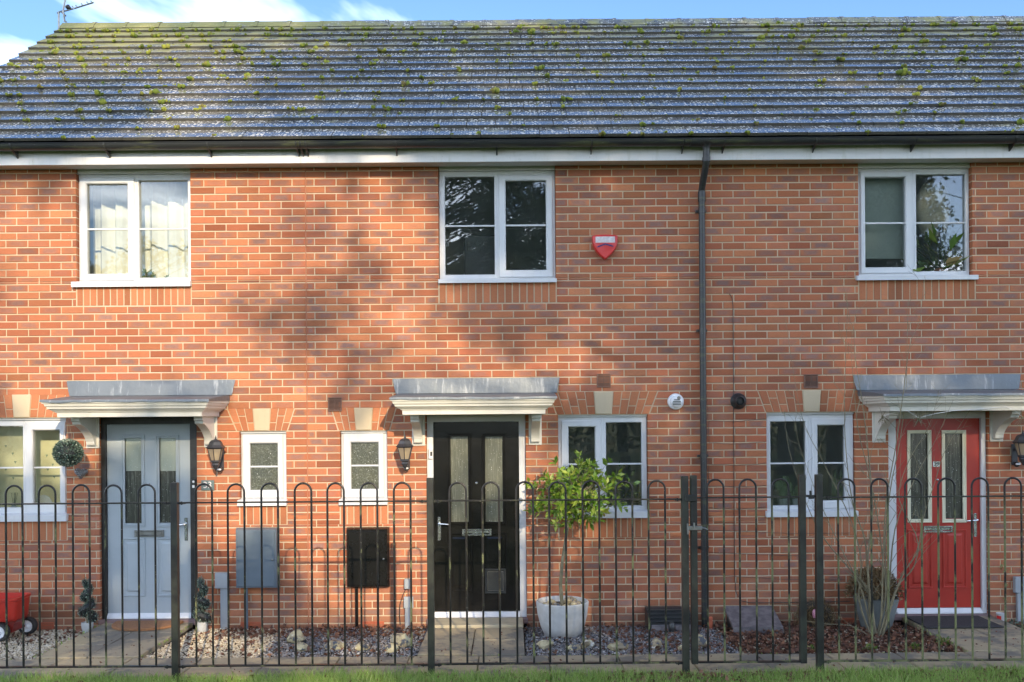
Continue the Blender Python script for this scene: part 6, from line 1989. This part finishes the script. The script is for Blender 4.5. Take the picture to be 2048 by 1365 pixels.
LITW = np.array([(*wallspot(a, b), c * (0.72 if a < 620 and b > 283 else 1), d * (0.72 if a < 620 and b > 283 else 1), e) for a, b, c, d, e in LIT])
def shade(x, z):
    ca, sa = math.cos(R(-38)), math.sin(R(-38))          # crown gaps shaped and slanted to let diagonal sun patches through
    dx_, dz_ = x[:, None] - LITW[:, 0], z[:, None] - LITW[:, 1]
    u, v = dx_ * ca + dz_ * sa, -dx_ * sa + dz_ * ca
    sm = np.sqrt(LITW[:, 2] * LITW[:, 3])
    k = np.exp(-((u / (sm * 1.55)) ** 2 + (v / (sm * 0.72)) ** 2)) * LITW[:, 4] * 1.7
    return np.clip(1 - k.sum(1), 0, 1)
def make_tree(loc, height, label, clumps, leafn, leafs, mat='tree_leaf', name='tree', trunk_r=0.28, group='trees across the green behind the camera'):
    x0, y0 = loc
    zg = 0.25
    t_ = thing(name, (x0, y0, zg), label, 'tree', group)
    m_ = MB()
    tp = Vector((x0 + random.gauss(0, .3), y0 + random.gauss(0, .3), zg + height))
    trunk = [Vector((x0, y0, zg - 0.1)).lerp(tp, u) + Vector((math.sin(u * 5 + x0) * .25 * u, math.cos(u * 4 + y0) * .2 * u, 0)) for u in np.linspace(0, 1, 9)]
    m_.tube(trunk, [trunk_r * (1 - 0.88 * u) for u in np.linspace(0, 1, 9)], 10)
    for c_ in clumps:
        c_ = Vector(c_)
        hz = max(2.0, min(height * .92, (c_.z - zg) - 0.55 * math.hypot(c_.x - x0, c_.y - y0)))
        u = hz / height; i = min(7, int(u * 8)); st = trunk[i].lerp(trunk[i + 1], u * 8 - i)
        mid = st.lerp(c_, 0.55) + Vector((random.gauss(0, .15), random.gauss(0, .15), random.gauss(-.1, .15)))
        m_.tube([st, mid, c_], [0.035, 0.022, 0.008], 5)
    m_.build('trunk', 'tree_bark', t_, 60)
    ca = np.array([list(c_) for c_ in clumps])
    n_ = len(ca) * leafn
    idx = np.repeat(np.arange(len(ca)), leafn)
    pos = ca[idx] + RNG.normal(size=(n_, 3)) * np.array([0.21, 0.21, 0.17])
    V, Fc, rn = leaves(pos, RNG.uniform(leafs * .6, leafs * 1.4, n_), None, 0.55, 0.08)
    bulk('crown', V, Fc, mat, t_, rn)
# front row: crowns between the sun and the terrace
n = 5200
T = RNG.uniform(18.5, 23.5, n)
wx, wz = RNG.uniform(-7.5, 8.0, n), RNG.uniform(-2.2, 9.6, n)
dens = shade(wx, wz)
rt = np.clip((wx + 3.5) / 5.0, 0.6, 1.0)               # thinner towards the left-hand house
keep = RNG.random(n) < dens * rt * 0.68
C = np.stack([wx + SX * T, -T, wz + SZ * T], 1)[keep]
trunks = [(-2.6, -21.0, 15.5), (8.9, -20.0, 17.0), (11.2, -22.0, 17.5), (17.0, -20.5, 17.0)]
own = np.argmin(np.stack([np.hypot(C[:, 0] - a, C[:, 1] - b) for a, b, _ in trunks], 1), 1)
TL = ['tall tree across the green, leftmost of the four that shade the terrace', 'tall tree across the green shading the middle house', 'tall tree across the green shading the right house', 'tall tree across the green, rightmost of the four that shade the terrace']
for i, (a, b, hh) in enumerate(trunks):
    make_tree((a, b), hh, TL[i], [tuple(c) for c in C[own == i]], 62, 0.17)
# back row, too low to shade the houses: seen only as reflections
for i, x in enumerate((-23, -18, -12.5, -4.5, 0.5, 5.0, 13.5, 18.5, 23.5)):
    x = x + random.uniform(-1, 1); y = random.uniform(-39, -35); hh = random.uniform(11.0, 13.2)
    cl = []
    for k in range(120):
        d_ = Vector((random.gauss(0, 1), random.gauss(0, 1), random.gauss(0, 1))).normalized() * random.uniform(.35, 1) ** .5
        cl.append((x + d_.x * 3.6, y + d_.y * 2.2, 7.2 + d_.z * (hh - 7.0)))
    make_tree((x, y), hh - 1, ('far tree at the left end of the row behind the camera' if i == 0 else 'far tree at the right end of the row behind the camera' if i == 8 else 'middle tree of the far row behind the camera' if i == 4 else 'tree of the far row behind the camera, seen only in reflections'), cl, 22, 0.24, 'tree_leaf' if i % 3 else 'autumn_leaf', trunk_r=0.3, group='far trees behind the camera')
# hedge along the far side
hx = RNG.uniform(-45, 45, 26000); hy = -34 + RNG.normal(0, .7, 26000); hz = RNG.uniform(0.6, 3.4, 26000)
V, Fc, rn = leaves(np.stack([hx, hy, hz], 1), RNG.uniform(.15, .4, 26000), None, 0.6, 0.1)
tag(bulk('hedge', V, Fc, 'tree_leaf', None, rn), 'long dark hedge far behind the camera', 'hedge', kind='stuff')
